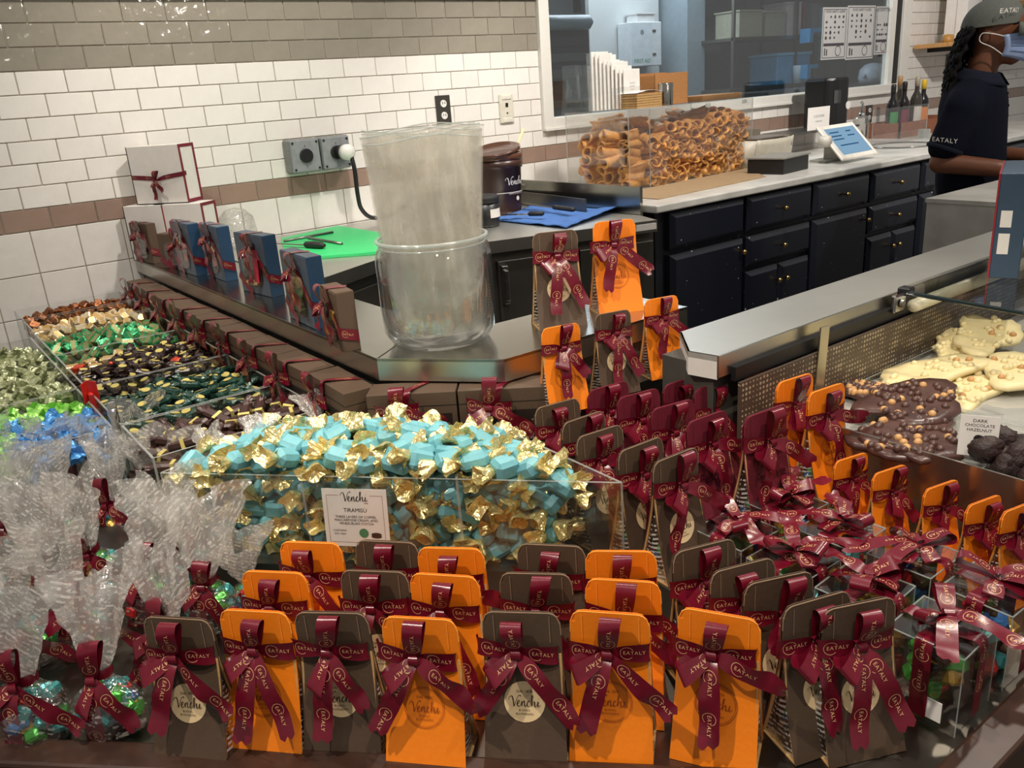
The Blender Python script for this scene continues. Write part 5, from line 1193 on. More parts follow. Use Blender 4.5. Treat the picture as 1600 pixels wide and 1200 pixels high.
# blue cloth with tools
cl = [onz(775, 352, ZL), onz(850, 352, ZL), onz(960, 335, ZL), onz(930, 322, ZL), onz(830, 328, ZL)]
cc = sum(cl, Vector()) / 5; ca_, cb_, cc_, cd2 = onz(775, 346, ZL), onz(885, 358, ZL), onz(965, 332, ZL), onz(835, 322, ZL)
def cloth(u, v):
    p = ca_.lerp(cb_, u).lerp(cd2.lerp(cc_, u), v)
    return (p.x - cc.x, p.y - cc.y, .006 + .014 * abs(noise.noise(Vector((u * 4, v * 5, 2)))) + (.02 * max(0, u - .8) * 5 * v))
single('blue_cloth', MB().slab(cloth, 26, 20, .003), pm('blue_towel', (70, 112, 178), .9, 0, .12, 40, .4, 120), 'rumpled blue cleaning cloth on the steel prep counter', 'cloth', True, (cc.x, cc.y, ZL))
def spatula(label, a, b, z, hl, bw, nm='spatula'):
    a, b = onz(*a, z), onz(*b, z); d = b - a; t = thing(nm, label, 'spatula', a, math.atan2(d.y, d.x)); ln = d.length
    part('handle', MB().cbox(hl, .026, .018, .006, M=T(hl / 2, 0, .009)), M['blacksoft'], t, True)
    part('blade', MB().prism([(hl, -.012), (hl + .03, -bw / 2), (ln, -bw / 2), (ln + .006, 0), (ln, bw / 2), (hl + .03, bw / 2), (hl, .012)], .006, .008), M['steel'], t)
spatula('black handled pastry knife lying on the blue cloth', (897, 331), (815, 320), ZL + .028, .15, .022)
spatula('spatula with a blade half under the blue cloth', (850, 337), (785, 338), ZL + .024, .07, .03)
# ---- pastry case with cannoli shells
a, b, c_ = Vector((2.87, 2.885)), Vector((3.9, 2.98)), Vector((2.975, 3.29))
ux = (b - a).normalized(); uy = Vector((-ux.y, ux.x)); LX, LY, LH = (b - a).length, .40, .365
pcase = thing('pastry_case', 'clear acrylic case full of golden pastry shells on the marble', 'pastry case', (a.x, a.y, ZM), math.atan2(ux.y, ux.x))
for p, q in (((0, 0), (LX, 0)), ((LX, 0), (LX, LY)), ((LX, LY), (0, LY)), ((0, LY), (0, 0))):
    s, e = MB(), MB(); acrylic_wall(s, e, p, q, .004, LH, .006); w_ = part('panel', s, M['acrylic'], pcase, fix=False); part('edge', e, M['acrylic_edge'], w_, fix=False)
part('base', MB().box(0, LX, 0, LY, 0, .004), M['acrylic'], pcase)
part('lid', MB().box(-.005, LX + .005, -.005, LY + .005, LH, LH + .006), M['acrylic'], pcase)
for xx in (.3, .62, .95): part('hinge', MB().cbox(.04, .01, .02, .003, M=T(xx, -.004, LH - .012)), M['acrylic_edge'], pcase)
part('inner_divider', MB().box(.155, .159, 0, .004, 0, LH), M['acrylic_edge'], pcase)
M['shell'] = pm('fried_pastry', (222, 164, 88), .5, 0, .2, 40, .5, 90, (196, 130, 58), rand=.1)
shells = []
for k in range(3):
    ph = k * 2.1
    def sf(u, v, ph=ph):
        aa = u * 2 * math.pi * 1.08; v2 = v * 2 - 1; rad = .024 * (1 + .16 * v2 * v2 + .05 * math.sin(3 * aa + ph)) + .004 * max(0, u - .92) * 12; edge_ = .062 + .008 * math.sin(2 * aa + ph)
        return (v2 * edge_, math.cos(aa) * rad, math.sin(aa) * rad * .8)
    shells.append(fixn(MB().slab(sf, 17, 7, .006).mesh('shell', M['shell'], True)))
rs = random.Random(21); ca0 = math.atan2(ux.y, ux.x); cn = 0
def shell(lx, ly, lz, rz, rx):
    global cn
    p = a + ux * lx + uy * ly; o = ob('cannoli_shell', shells[cn % 3], None, (p.x, p.y, ZM + lz), (rx, rs.uniform(-.25, .25), ca0 + rz)); cn += 1
    tag(o, 'golden crisp tube pastry shell stacked in the clear case', 'pastry', 'pastry shells in the case')
for r_ in range(7):
    for i in range(20):
        lx = .19 + i * .042 + (r_ % 2) * .02
        if lx > LX - .025: continue
        if r_ == 6 and i < 4: continue
        shell(lx + rs.uniform(-.006, .006), .07 + rs.uniform(-.01, .012), .025 + r_ * .0385 + rs.uniform(-.005, .005), R_(90) + rs.uniform(-.45, .45), rs.uniform(-.4, .4))
    for j in range(3):
        shell(.085 + rs.uniform(-.008, .008), .06 + j * .125 + rs.uniform(-.01, .01), .025 + r_ * .037, R_(rs.uniform(-22, 22)), rs.uniform(0, 6))
for i in range(17):
    for j in range(2): shell(.19 + i * .047, .2 + j * .12, .255 + .05 * math.sin(i * .5 + 1) + rs.uniform(-.01, .01), R_(90) + rs.uniform(-.8, .8), rs.uniform(-.4, .4))
for i in range(5): shell(.78 + i * .045, .09 + .05 * (i % 2), .295 + rs.uniform(-.01, .02), R_(60) + rs.uniform(-.8, .8), rs.uniform(-.4, .4))
# on top of the pastry case
zt = ZM + LH + .006
def onc(lx, ly): p = a + ux * lx + uy * ly; return (p.x, p.y, zt)
bh = thing('bag_holder', 'acrylic holder full of white paper bags on the pastry case', 'bag holder', onc(.02, .1), ca0)
part('holder', MB().box(-.02, .2, .0, .004, 0, .1).box(-.02, .2, .14, .144, 0, .2).box(-.024, -.02, 0, .144, 0, .26), M['acrylic'], bh)
for k in range(9):
    hg = .27 - k * .012 + rs.uniform(-.01, .01)
    part('paper_bag', MB().box(-.01 + k * .012, .11 + k * .012, .125 - k * .014, .128 - k * .014, .002, hg), M['paper'], bh, rot=(0, 0, 0), bev=.0008)
textpart('lettering', merge2d((text2d('PASTRY', .012), 0, .014), (text2d('BAKERY', .012), 0, 0), (text2d('ITALY', .01), 0, -.014)), pm('grey_print', (150, 146, 142), .7), bh, T(.15, .0125, .1))
pp = thing('paper_stack', 'stack of brown paper sheets with a white sheet on top of the pastry case', 'paper stack', onc(.1, .03), ca0)
for k in range(6): part('sheet_bundle', MB().box(0 + rs.uniform(-.003, .003), .19, 0, .1, k * .011, k * .011 + .0095), M['kraft'], pp)
part('white_sheet', MB().slab(lambda u, v: (u * .19, v * .1, .068 + .01 * math.sin(u * 3)), 8, 3, .001), M['paper'], pp)
single('steel_cup', MB().lathe([(.0, 0), (.034, 0), (.035, .005), (.036, .1), (.034, .104), (.03, .1), (.03, .01)], 24), M['steel'], 'brushed steel cup on the pastry case', 'cup', True, onc(.345, .05))
cbx = thing('cardboard_box', 'open brown cardboard box on the pastry case', 'box', onc(.35, .12), ca0)
for nm_, q in (('front_flap', (0, .27, 0, .003, 0, .15)), ('side', (.267, .27, 0, .14, 0, .145)), ('side', (0, .003, 0, .14, 0, .14)), ('back_flap', (0, .27, .137, .14, 0, .155))): part(nm_, MB().box(*q), pm('cardboard', (176, 124, 74), .8, 0, .1, 30, stretch=(1, 1, 6)), cbx)
tr = thing('tray_stack', 'stack of flat brown cardboard trays at the right of the pastry case', 'trays', onc(.64, .06), ca0)
for k in range(4): part('tray', MB().box(0 + .01 * k, .38, 0, .22, k * .007, k * .007 + .006), pm('tray_board_%d' % k, (120 + 12 * k, 92 + 8 * k, 62 + 4 * k), .7), tr)
# ---- POS corner
t = thing('black_box', 'low black cash box in front of the receipt printer', 'box', (3.66, 2.60, ZM), R_(8))
part('body', MB().box(0, .27, 0, .2, 0, .075), M['black'], t, bev=.004); part('lid', MB().box(-.006, .276, -.006, .206, .075, .082), pm('grey_lid', (140, 138, 132), .4), t)
t = thing('receipt_printer', 'off-white till printer with curved front behind the black box', 'printer', (3.83, 2.86, ZM), R_(4))
part('body', MB().slab(lambda u, v: (u * .36, .0 + .05 * (1 - math.sin(math.pi * u)) - .02 * v, v * .15), 14, 6, .004).box(.01, .35, .05, .26, 0, .145), pm('offwhite_plastic', (196, 190, 174), .45), t, True)
part('top_tray', MB().box(.03, .34, .04, .24, .15, .156).box(.03, .34, .23, .24, .15, .19), pm('brown_grey_plastic', (110, 100, 88), .5), t)
part('slot', MB().box(.08, .28, -.012, .0, .01, .016), M['black'], t); part('logo', MB().box(.3, .315, .012, .02, .1, .115), M['ink'], t)
pl = onz(1308, 262, ZM)
t = thing('pos_tablet', 'white tilted till tablet with a lit pale blue screen', 'tablet', (4.13, 2.60, ZM), R_(2))
part('stand', MB().prism([(.05, .1), (.3, .1), (.26, .22), (.09, .22)], 0, .012).box(.13, .2, .1, .16, 0, .12), pm('tablet_stand', (150, 148, 140), .4), t)
fr_ = part('frame', MB().cbox(.36, .016, .24, .006), pm('tablet_white', (214, 210, 200), .35), t, loc=(.19, .06, .105), rot=(R_(-44), R_(0), 0))
M['screen'] = emis('screen_glow', (150, 190, 220), .75)
part('screen', MB().box(-.145, .145, -.0105, -.0085, -.09, .09), M['screen'], fr_)
for k, (x_, z_, w_2) in enumerate(((-.08, .06, .09), (-.08, .035, .1), (-.08, .012, .1), (.06, .06, .05), (.06, .03, .07), (-.02, -.03, .18))): part('screen_row', MB().box(x_ - w_2 / 2, x_ + w_2 / 2, -.0112, -.0106, z_ - .004, z_ + .004), emis('screen_row_%d' % k, (70, 120, 170), .5), fr_)
part('mount_knob', MB().lathe([(.03, 0), (.03, .05)], 18, M=T(-.005, .1, .12, R_(90), 0, 0)), pm('knob_white', (204, 200, 190), .4), t, True)
s_ = thing('sign_stand', 'small white card sign in front of the towel dispenser', 'sign', (4.69, 3.17, ZM + .13))
part('card', MB().box(0, .23, 0, .002, 0, .135), M['paper'], s_); textpart('lettering', merge2d((text2d('CUSTOMER', .022), .115, .08), (text2d('ORDER HERE', .012), .115, .05)), pm('grey_ink', (160, 160, 164), .6), s_, T(0, -.001, 0))
part('stand', MB().box(.1, .13, .003, .02, -.13, .02), M['acrylic'], s_)
single('card_ledge', MB().box(4.55, 5.25, 3.16, 3.4, ZM + .115, ZM + .128), M['steel_dark'], 'grey shelf ledge under the small card sign', 'shelf')
dp = ony(1295, 185, 3.45); 
t = thing('towel_dispenser', 'black paper towel dispenser on the tiles above the till', 'dispenser', (5.16, 3.44, 1.10))
part('body', MB().prism([(-.13, 0), (.13, 0), (.12, -.16), (.07, -.2), (-.07, -.2), (-.12, -.16)], 0, .32), M['black'], t, bev=.02)
part('badge', MB().lathe([(.026, 0), (.026, .003)], 18, M=T(.07, -.2, .14, R_(90), 0, 0)), M['white'], t)
part('window', MB().box(-.09, -.02, -.2025, -.2, .16, .24), M['glass'], t)
t = single('notice', MB().box(5.38, 5.5, D - .004, D - .002, 1.05, 1.17), M['paper'], 'small printed notice on the brown tile band', 'notice')
textpart('lettering', merge2d((text2d('NOTICE', .02), 0, .03), (text2d('WASH HANDS', .014), 0, .005), (text2d('BEFORE WORK', .014), 0, -.015)), 'ink', t, T(5.44, D - .0046, 1.11))
# bottles in a wooden crate behind a clear guard
crate = thing('wooden_crate', 'reddish wooden crate holding bottles near the wall', 'crate', (5.68, 3.12, ZM))
for q in ((0, .85, 0, .012), (0, .85, .24, .252), (0, .012, 0, .252), (.838, .85, 0, .252)): part('board', MB().box(q[0], q[1], q[2], q[3], 0, .1), pm('crate_wood', (142, 88, 62), .6, var=.2, scale=20, stretch=(1, 1, 5)), crate)
def bottle(label, x, y, hgt, col, capc, lab, labc):
    t = thing('bottle', label, 'bottle', (x, y, ZM + .012), 0, 'bottles in the wooden crate'); k = hgt / .32
    part('glass_body', MB().lathe([(.0, 0), (.038, 0), (.04, .006), (.04, .18 * k), (.036, .2 * k), (.016, .235 * k), (.0145, .29 * k), (.016, .3 * k)], 22), pm('bottle_' + lab, col, .12, 0, .05, coat=.4), t, True)
    part('cap', MB().lathe([(.0165, .262 * k), (.017, .31 * k), (.012, .32 * k)], 18), pm('cap_' + lab, capc, .4), t, True)
    part('label', MB().grid(lambda u, v: (.0406 * math.sin((u - .5) * 2.6), -.0406 * math.cos((u - .5) * 2.6), .06 * k + v * .09 * k), 12, 2), pm('lab_' + lab, labc, .6), t)
bottle('dark bottle with a bright green line logo label', 5.74, 3.22, .34, (26, 24, 24), (34, 32, 32), 'g', (60, 140, 80))
bottle('dark wine bottle with a maroon label and black top', 5.92, 3.24, .35, (30, 22, 24), (30, 28, 28), 'm', (120, 40, 62))
bottle('tall bottle with a pale label and silver top', 6.05, 3.22, .38, (58, 54, 48), (170, 160, 140), 'p', (216, 208, 196))
bottle('dark bottle with a yellow cap and orange label', 6.2, 3.25, .35, (26, 24, 24), (226, 186, 40), 'y', (226, 132, 50))
bottle('clear-shouldered bottle with a tan cork at the back', 5.98, 3.31, .39, (90, 84, 70), (176, 140, 96), 'c', (190, 180, 160))
t = thing('sneeze_guard', 'clear acrylic guard panel in front of the bottles', 'guard', (5.1, 2.98, ZM), R_(-2))
s, e = MB(), MB(); acrylic_wall(s, e, (0, 0), (.62, 0), 0, .22, .006); w_ = part('panel', s, M['acrylic'], t, fix=False); part('edge', e, M['acrylic_edge'], w_, fix=False)
part('foot', MB().cbox(.02, .08, .06, .003, M=T(.6, 0, .03)), M['acrylic_edge'], t)
t = thing('hand_sink', 'small round steel sink rim set in the marble', 'sink', (5.2, 2.83, ZM))
part('rim', MB().lathe([(.2, 0), (.21, .006), (.19, .008), (.18, .001)], 30, cap0=False, cap1=False), M['chrome'], t, True)
t = thing('canister', 'clear canister with a steel pump beside the bottles', 'canister', (5.42, 3.25, ZM))
part('body', MB().lathe([(.05, 0), (.052, .01), (.052, .15), (.03, .17)], 22), M['jar_glass'], t, True); part('pump', MB().tube([(0, 0, .16), (0, 0, .25), (-.05, -.02, .26)], .008, 8).lathe([(.02, .16), (.02, .19)], 14), M['chrome'], t, True)
t = thing('soap_jar', 'hazy plastic tub behind the till tablet', 'tub', (4.98, 3.05, ZM)); part('body', MB().lathe([(.06, 0), (.07, .06), (.05, .12), (.01, .13)], 20), M['poly'], t, True)
# ---- wooden wall shelf with a white gift bag
sh = thing('wall_shelf', 'light wooden shelf on the wall above the outlet', 'shelf', (6.62, 3.25, 1.565))
part('plank', MB().box(-.05, 1.5, 0, .3, 0, .03), pm('shelf_wood', (196, 148, 92), .5, 0, .15, 20, stretch=(1, 5, 1)), sh, bev=.003)
for x_ in (.15, 1.2): part('bracket', MB().box(x_, x_ + .02, .0, .3, -.03, 0), M['black'], sh)
gb = thing('paper_gift_bag', 'tall white paper bag with a red bow on the wooden shelf', 'gift bag', (6.80, 3.29, 1.5955))
part('body', MB().prism([(0, 0), (.42, 0), (.42, .16), (0, .16)], 0, .5), M['paper'], gb, bev=.004)
part('fold', MB().box(-.001, .0, .075, .08, 0, .5).box(.19, .192, -.0012, -.0006, 0, .5), pm('fold_grey', (180, 174, 168), .7), gb)
put_bow(gb, 2, (.2, -.006, .22), rw=.03, band=.1, skip_band=True)
textpart('lettering', text2d('VENCHI', .035), 'ink', gb, T(.13, -.002, .05))
part('red_seal', MB().cbox(.03, .004, .05, .001, M=T(.2, -.003, .47)), M['maroon_edge'], gb)
single('glass_cup', MB().lathe([(.0, 0), (.025, 0), (.03, .06), (.028, .06), (.023, .005)], 16), M['jar_glass'], 'small glass cup at the left end of the wooden shelf', 'cup', True, (6.64, 3.4, 1.595))
single('tan_tin', MB().lathe([(.0, 0), (.04, 0), (.042, .02), (.035, .055), (.0, .06)], 18), pm('tin_tan', (190, 140, 70), .4), 'small tan tin beside the white paper bag', 'tin', True, (6.735, 3.38, 1.595))
s2 = thing('wall_shelf', 'second wooden shelf high behind the worker in the grey cap', 'shelf', (7.45, 3.2, 1.83))
part('plank', MB().box(-.05, 2.0, 0, .3, 0, .035), pm('shelf_wood2', (190, 142, 86), .5, 0, .15, 20, stretch=(1, 5, 1)), s2); part('back_panel', MB().box(-.05, 2, .3, .34, -.2, .0), pm('shelf_back', (120, 100, 84), .6), s2)
for i in range(4):
    g_ = tag(part('shelf_box', MB().box(0, .22, 0, .15, 0, .2), pm('shelfbox_%d' % i, ((210, 204, 196), (90, 96, 120), (214, 206, 196), (176, 120, 70))[i], .5), loc=(7.5 + i * .3, 3.25, 1.8655), bev=.003), '%s box on the high shelf behind the worker' % ('white', 'slate', 'cream', 'tan')[i], 'box', 'boxes on the high shelf')
# ---- back room contents
def rp(px, py, Y): return ony(px, py, Y)
ov = rp(866, 185, 4.4); o2_ = rp(912, 60, 4.4)
t = thing('dark_cooler', 'dark slatted cooler cabinet seen through the window at left', 'cooler', (3.05, 4.4, 0))
part('body', MB().box(-.2, .98, 0, .8, 0, 1.83), pm('cooler_dark', (44, 47, 48), .4), t)
for k in range(7): part('slat', MB().box(.0, .95, -.015, 0, 1.16 + k * .095, 1.16 + k * .095 + .05), pm('cooler_slat_%d' % k, (62 + 14 * (k % 3), 66 + 14 * (k % 3), 68 + 14 * (k % 3)), .35, .3), t)
rl = rp(860, 50, 4.3)
t = thing('plastic_roll', 'grey roll of plastic sheeting above the dark cooler', 'roll', (3.2, 4.35, 1.865))
part('roll', MB().tube([(0, 0, 0), (.78, 0, .0)], .045, 18), pm('roll_grey', (126, 146, 156), .4), t, True); part('core', MB().tube([(-.03, 0, 0), (.81, 0, 0)], .02, 12), pm('roll_core', (90, 100, 106), .5), t, True)
for px in (902,):
    q = rp(px, 8, 4.6); t = thing('hanging_plug', 'black socket hanging from a cord in the back room', 'socket', (q.x, q.y, q.z)); part('cord', MB().tube([(0, 0, .05), (0, 0, 1.0)], .005, 6), M['black'], t); part('socket_body', MB().cbox(.045, .045, .09, .006), M['black'], t)
fa, fb = rp(985, 40, 5.2), rp(1034, 98, 5.2)
t = thing('first_aid_cabinet', 'white first aid cabinet with green lettering on the back room wall', 'cabinet', (fa.x, 5.2, fb.z - .02))
part('body', MB().box(0, .36, 0, .15, 0, .34), pm('cabinet_white', (196, 202, 206), .4), t, bev=.006); dr_ = part('door', MB().box(.005, .24, -.012, 0, .006, .334), pm('cabinet_door', (188, 196, 202), .4), t)
textpart('lettering', text2d('FIRST AID', .045), pm('green_letter', (30, 130, 80), .6), dr_, T(.12, -.013, .04)); part('hinge', MB().box(.25, .29, -.004, 0, .08, .1).box(.25, .29, -.004, 0, .26, .28), M['chrome'], t); part('print', flat(MB(), ring2d(.012, .018, n=8), T(.12, -.013, .26)), pm('cab_print', (110, 120, 128), .6), dr_, fix=False)
tag(part('folded_carton', MB().box(0, .2, 0, .12, 0, .06).box(-.01, .21, -.01, .13, .06, .07), pm('carton_white', (206, 206, 204), .5), loc=(fa.x + .1, 5.22, fb.z + .3205)), 'flat white carton lying on the first aid cabinet', 'carton')
tag(part('wall_post', MB().box(fa.x - .3, fa.x + .5, 5.36, 5.4, 0, 2.9), M['room_wall2']), 'light panel wall carrying the first aid cabinet', 'panel')
t = thing('steel_shelf', 'steel shelf unit in the back room at the centre of the window', 'shelf unit')
q0, q1 = rp(1125, 62, 4.9), rp(1290, 46, 4.9)
SX0, SX1 = q0.x, q1.x + .2
for zz in (q0.z - .02, q0.z - .42, q0.z + .45): part('shelf_board', MB().box(SX0, SX1, 4.75, 5.15, zz, zz + .025), M['steel_dark'], t)
for x_ in (SX0, (SX0 + SX1) / 2, SX1 - .03):
    for y_ in (4.76, 5.12): part('post', MB().box(x_, x_ + .025, y_, y_ + .025, 0, 2.5), M['steel_dark'], t)
zz = q0.z + .0055
for i, (px, c, hgt, wdt, nm_) in enumerate(((1140, (146, 146, 128), .2, .3, 'hazy clear bin'), (1182, (150, 150, 136), .19, .26, 'pale food bin'), (1215, (184, 174, 176), .26, .22, 'white pitcher with red edge'), (1236, (150, 40, 46), .26, .05, 'narrow red folder'), (1252, (110, 112, 118), .25, .2, 'grey container'))):
    p = rp(px, 50, 4.9); tag(part('storage_bin', MB().box(0, wdt, 0, .25, 0, hgt).box(-.01, wdt + .01, -.01, .26, hgt, hgt + .012), pm('sbin_%d' % i, c, .4), loc=(p.x, 4.8, zz)), '%s on the upper steel shelf in the back room' % nm_, 'bin', 'bins on the back room shelf')
M['bluebin'] = pm('blue_plastic', (72, 150, 200), .4)
p = rp(1197, 105, 4.9); zs = q0.z - .3945
t = thing('blue_tub', 'translucent blue plastic tub on the lower back room shelf', 'tub', (p.x, 4.78, zs)); part('tub_body', MB().box(0, .48, 0, .3, 0, .24), M['bluebin'], t, bev=.01); part('lid', MB().box(-.01, .49, -.01, .31, .24, .262), pm('blue_lid', (110, 180, 220), .4), t)
for i, (px, py) in enumerate(((1262, 48), (1258, 104))):
    p = rp(px, py, 4.7); tag(part('bracket_clip', MB().box(0, .16, 0, .1, 0, .035).prism([(0, 0), (.05, 0), (.05, .1), (0, .1)], -.08, 0), pm('clip_blue_%d' % i, (60, 150, 206), .4), loc=(p.x - .08, 4.62, p.z - .02)), 'blue plastic shelf bracket, %s' % ('upper one', 'lower one')[i], 'bracket')
q = rp(1245, 95, 4.75); tag(part('cup_dispenser', MB().lathe([(.04, 0), (.05, .14), (.045, .15)], 16), pm('cup_pale', (180, 200, 212), .4), smooth=True, loc=(q.x, 4.73, zs)), 'pale cup standing in front of the blue tub', 'cup')
# posters taped inside the window
def poster(label, x0, x1, z0, z1, seed, full=True):
    t = thing('poster', label, 'poster', (x0, D + .018, z0), 0, 'food safety posters on the window'); wd, hg = x1 - x0, z1 - z0
    sh_ = part('sheet', MB().box(0, wd, 0, .002, 0, hg), pm('poster_paper_%d' % seed, (186, 186, 184), .6, var=.02), t); r = random.Random(seed); ik = MB(); rd = MB()
    for a_ in ((.01, wd - .01, .01, .014), (.01, wd - .01, hg - .014, hg - .01), (.01, .014, .01, hg - .01), (wd - .014, wd - .01, .01, hg - .01)): ik.box(a_[0], a_[1], -.001, 0, a_[2], a_[3])
    for i in range(5):
        for j in range(5 if full else 3):
            if r.random() < .75: flat(ik, ring2d(.006, .011 * r.uniform(.6, 1.2), n=7, sy=r.uniform(.4, 1.2)), T(wd * (.16 + .17 * i), -.0012, hg * (.42 + .1 * j)))
    ik.box(wd * .08, wd * .92, -.001, 0, hg * .26, hg * .315)
    flat(ik, ring2d(.032, .005, n=20), T(wd * .68, -.0012, hg * .16)); ik.box(wd * .2, wd * .24, -.001, 0, hg * .08, hg * .2); ik.box(wd * .12, wd * .16, -.001, 0, hg * .08, hg * .22)
    part('print', ik, pm('poster_ink_%d' % seed, (70, 68, 72), .6), sh_, kind='stuff')
    textpart('lettering', text2d('FOOD SAFETY GUIDE', .024), pm('poster_txt_%d' % seed, (90, 86, 88), .6), sh_, T(wd / 2, -.0014, hg * .92))
poster('printed food poster on the window, left of the pair', 5.43, 5.722, 1.532, 1.865, 1)
poster('printed food poster on the window, right of the pair', 5.725, 6.075, 1.522, 1.876, 2)
poster('half hidden poster at the right end of the window glass', 6.09, 6.26, 1.545, 1.87, 3, False)
q = rp(1362, 124, 4.1); tag(part('white_jug', MB().lathe([(.0, 0), (.1, 0), (.11, .04), (.1, .1), (.06, .14), (.02, .15)], 20, M=T(0, 0, 0)).cbox(.05, .03, .03, .008, M=T(-.11, 0, .05)), pm('jug_white', (170, 184, 196), .4), smooth=True, loc=(q.x, 4.1, q.z - .02)), 'rounded white jug behind the lower right window corner', 'jug')
tag(part('work_table', MB().box(q.x - 1.6, q.x + .6, 3.95, 4.5, q.z - .06, q.z - .0205).box(q.x - 1.55, q.x - 1.5, 4.0, 4.05, 0, q.z - .06).box(q.x + .5, q.x + .55, 4.0, 4.05, 0, q.z - .06), M['steel_dark']), 'steel work table in the back room under the posters', 'table')
t = thing('plastic_wrap_box', 'crumpled clear plastic sheeting beside the dark cooler', 'plastic sheet', (3.42, 4.1, 0)); part('sheet', MB().grid(lambda u, v: (u * .3 + .1 * v + .03 * math.sin(9 * v), .05 * math.sin(7 * u + 3 * v), .0 + v * 1.6), 10, 24), M['poly'], t, True)
# ================================================================ PERSON (worker behind the marble block)
def blob(name, caps, mat, parent, vox=.012, sm=6, extra=None):
    """one continuous surface grown from tapered capsules"""
    mb = MB()
    for a, b, r0, r1, *sq in caps:
        a, b = Vector(a), Vector(b); sx = sq[0] if sq else 1; d = (b - a); n = max(2, int(d.length / .03) + 2)
        q = d.to_track_quat('Z', 'X') if d.length > 1e-6 else Euler((0, 0, 0)).to_quaternion()
        prof = [(r0 * math.cos(t), -r0 * math.sin(t)) for t in (1.45, 1.1, .75, .4)] + [(r0 + (r1 - r0) * i / n, d.length * i / n) for i in range(n + 1)] + [(r1 * math.cos(t), d.length + r1 * math.sin(t)) for t in (.4, .75, 1.1, 1.45)]
        mb.lathe(prof, 20, M=Matrix.Translation(a) @ q.to_matrix().to_4x4() @ Matrix.Diagonal((1, sx, 1, 1)))
    me = fixn(mb.mesh(name, mat, True)); o = ob(name, me, parent)
    m_ = o.modifiers.new('r', 'REMESH'); m_.mode = 'VOXEL'; m_.voxel_size = vox; m_.use_smooth_shade = True
    s_ = o.modifiers.new('s', 'SMOOTH'); s_.factor = .5; s_.iterations = sm
    return o
M['skin'] = pm('skin', (112, 68, 46), .5, 0, .06, 30)
M['polo'] = pm('navy_polo', (15, 19, 32), .95, 0, .12, 90, .2, 200, spec=.15)
M['polo_trim'] = pm('navy_collar', (24, 29, 43), .9, 0, .1, 90, spec=.2)
M['pants'] = pm('dark_trousers', (34, 35, 38), .8)
M['cap'] = pm('grey_cap', (92, 96, 92), .8, 0, .08, 90, .2, 220)
M['hair'] = pm('black_hair', (8, 7, 7), .75, 0, .3, 90, spec=.2)
M['mask'] = pm('blue_mask', (150, 172, 214), .7, 0, .06, 50)
M['strap'] = pm('white_strap', (226, 226, 222), .7)
# local frame: person faces +x (to the right of the picture), viewer side is -y
PX, PY = 3.93, 1.78
per = thing('person', 'person in navy polo, grey cap and blue face mask leaning at the marble counter', 'person', (PX, PY, 0), R_(-74))
HZ = 1.565   # head centre
body = blob('body', [((.0, 0, HZ + .01), (.015, 0, HZ + .035), .094, .098, .82), ((.045, 0, HZ - .06), (.05, 0, HZ - .04), .062, .07, .85), ((.075, 0, HZ - .095), (.08, 0, HZ - .09), .034, .036, 1),
    ((-.02, 0, HZ - .04), (-.04, 0, 1.34), .058, .066, .95), ((.105, 0, HZ - .02), (.118, 0, HZ - .035), .014, .018, 1), ((-.02, -.078, HZ - .02), (-.015, -.08, HZ + .005), .018, .02, .5), ((-.02, .078, HZ - .02), (-.015, .08, HZ + .005), .018, .02, .5),
    ((-.04, 0, 1.30), (-.03, 0, 1.0), .1, .11, 1.3),
    ((-.06, -.17, 1.27), (-.12, -.21, 1.06), .05, .045), ((-.12, -.21, 1.06), (.1, -.2, 1.035), .044, .036), ((.1, -.2, 1.035), (.2, -.17, 1.033), .034, .027), ((.2, -.17, 1.032), (.27, -.15, 1.03), .03, .034, .6),
    ((-.06, .17, 1.27), (-.08, .22, 1.06), .05, .045), ((-.08, .22, 1.06), (.16, .14, 1.05), .044, .034), ((.16, .14, 1.05), (.26, .08, 1.04), .03, .032, .6),
    ((.27, -.17, 1.032), (.345, -.165, 1.022), .0105, .008), ((.275, -.15, 1.034), (.36, -.14, 1.02), .0105, .008), ((.275, -.13, 1.034), (.35, -.115, 1.02), .0105, .008), ((.268, -.115, 1.032), (.33, -.095, 1.02), .0095, .007), ((.23, -.12, 1.035), (.28, -.085, 1.03), .012, .009),
    ((.26, .09, 1.04), (.34, .07, 1.025), .0105, .008), ((.26, .07, 1.042), (.345, .045, 1.025), .0105, .008), ((.255, .05, 1.04), (.33, .02, 1.025), .01, .008), ((.25, .04, 1.04), (.31, .0, 1.025), .0095, .007), ((.24, .1, 1.04), (.29, .12, 1.03), .012, .009)], M['skin'], per, .0085, 5)
part('eye', MB().lathe([(.002, -.011), (.009, -.006), (.011, 0), (.009, .006), (.002, .011)], 12, M=T(.08, -.034, HZ + .008)), M['white'], body, True)
part('eye', MB().lathe([(.002, -.011), (.009, -.006), (.011, 0), (.009, .006), (.002, .011)], 12, M=T(.08, .034, HZ + .008)), M['white'], body, True)
part('pupil', MB().lathe([(.001, -.005), (.005, 0), (.001, .005)], 10, M=T(.09, -.036, HZ + .008)), M['hair'], body, True)
part('brow', MB().tube([(.075, -.06, HZ + .03), (.095, -.045, HZ + .036), (.104, -.02, HZ + .03)], .004, 6), M['hair'], body, True)
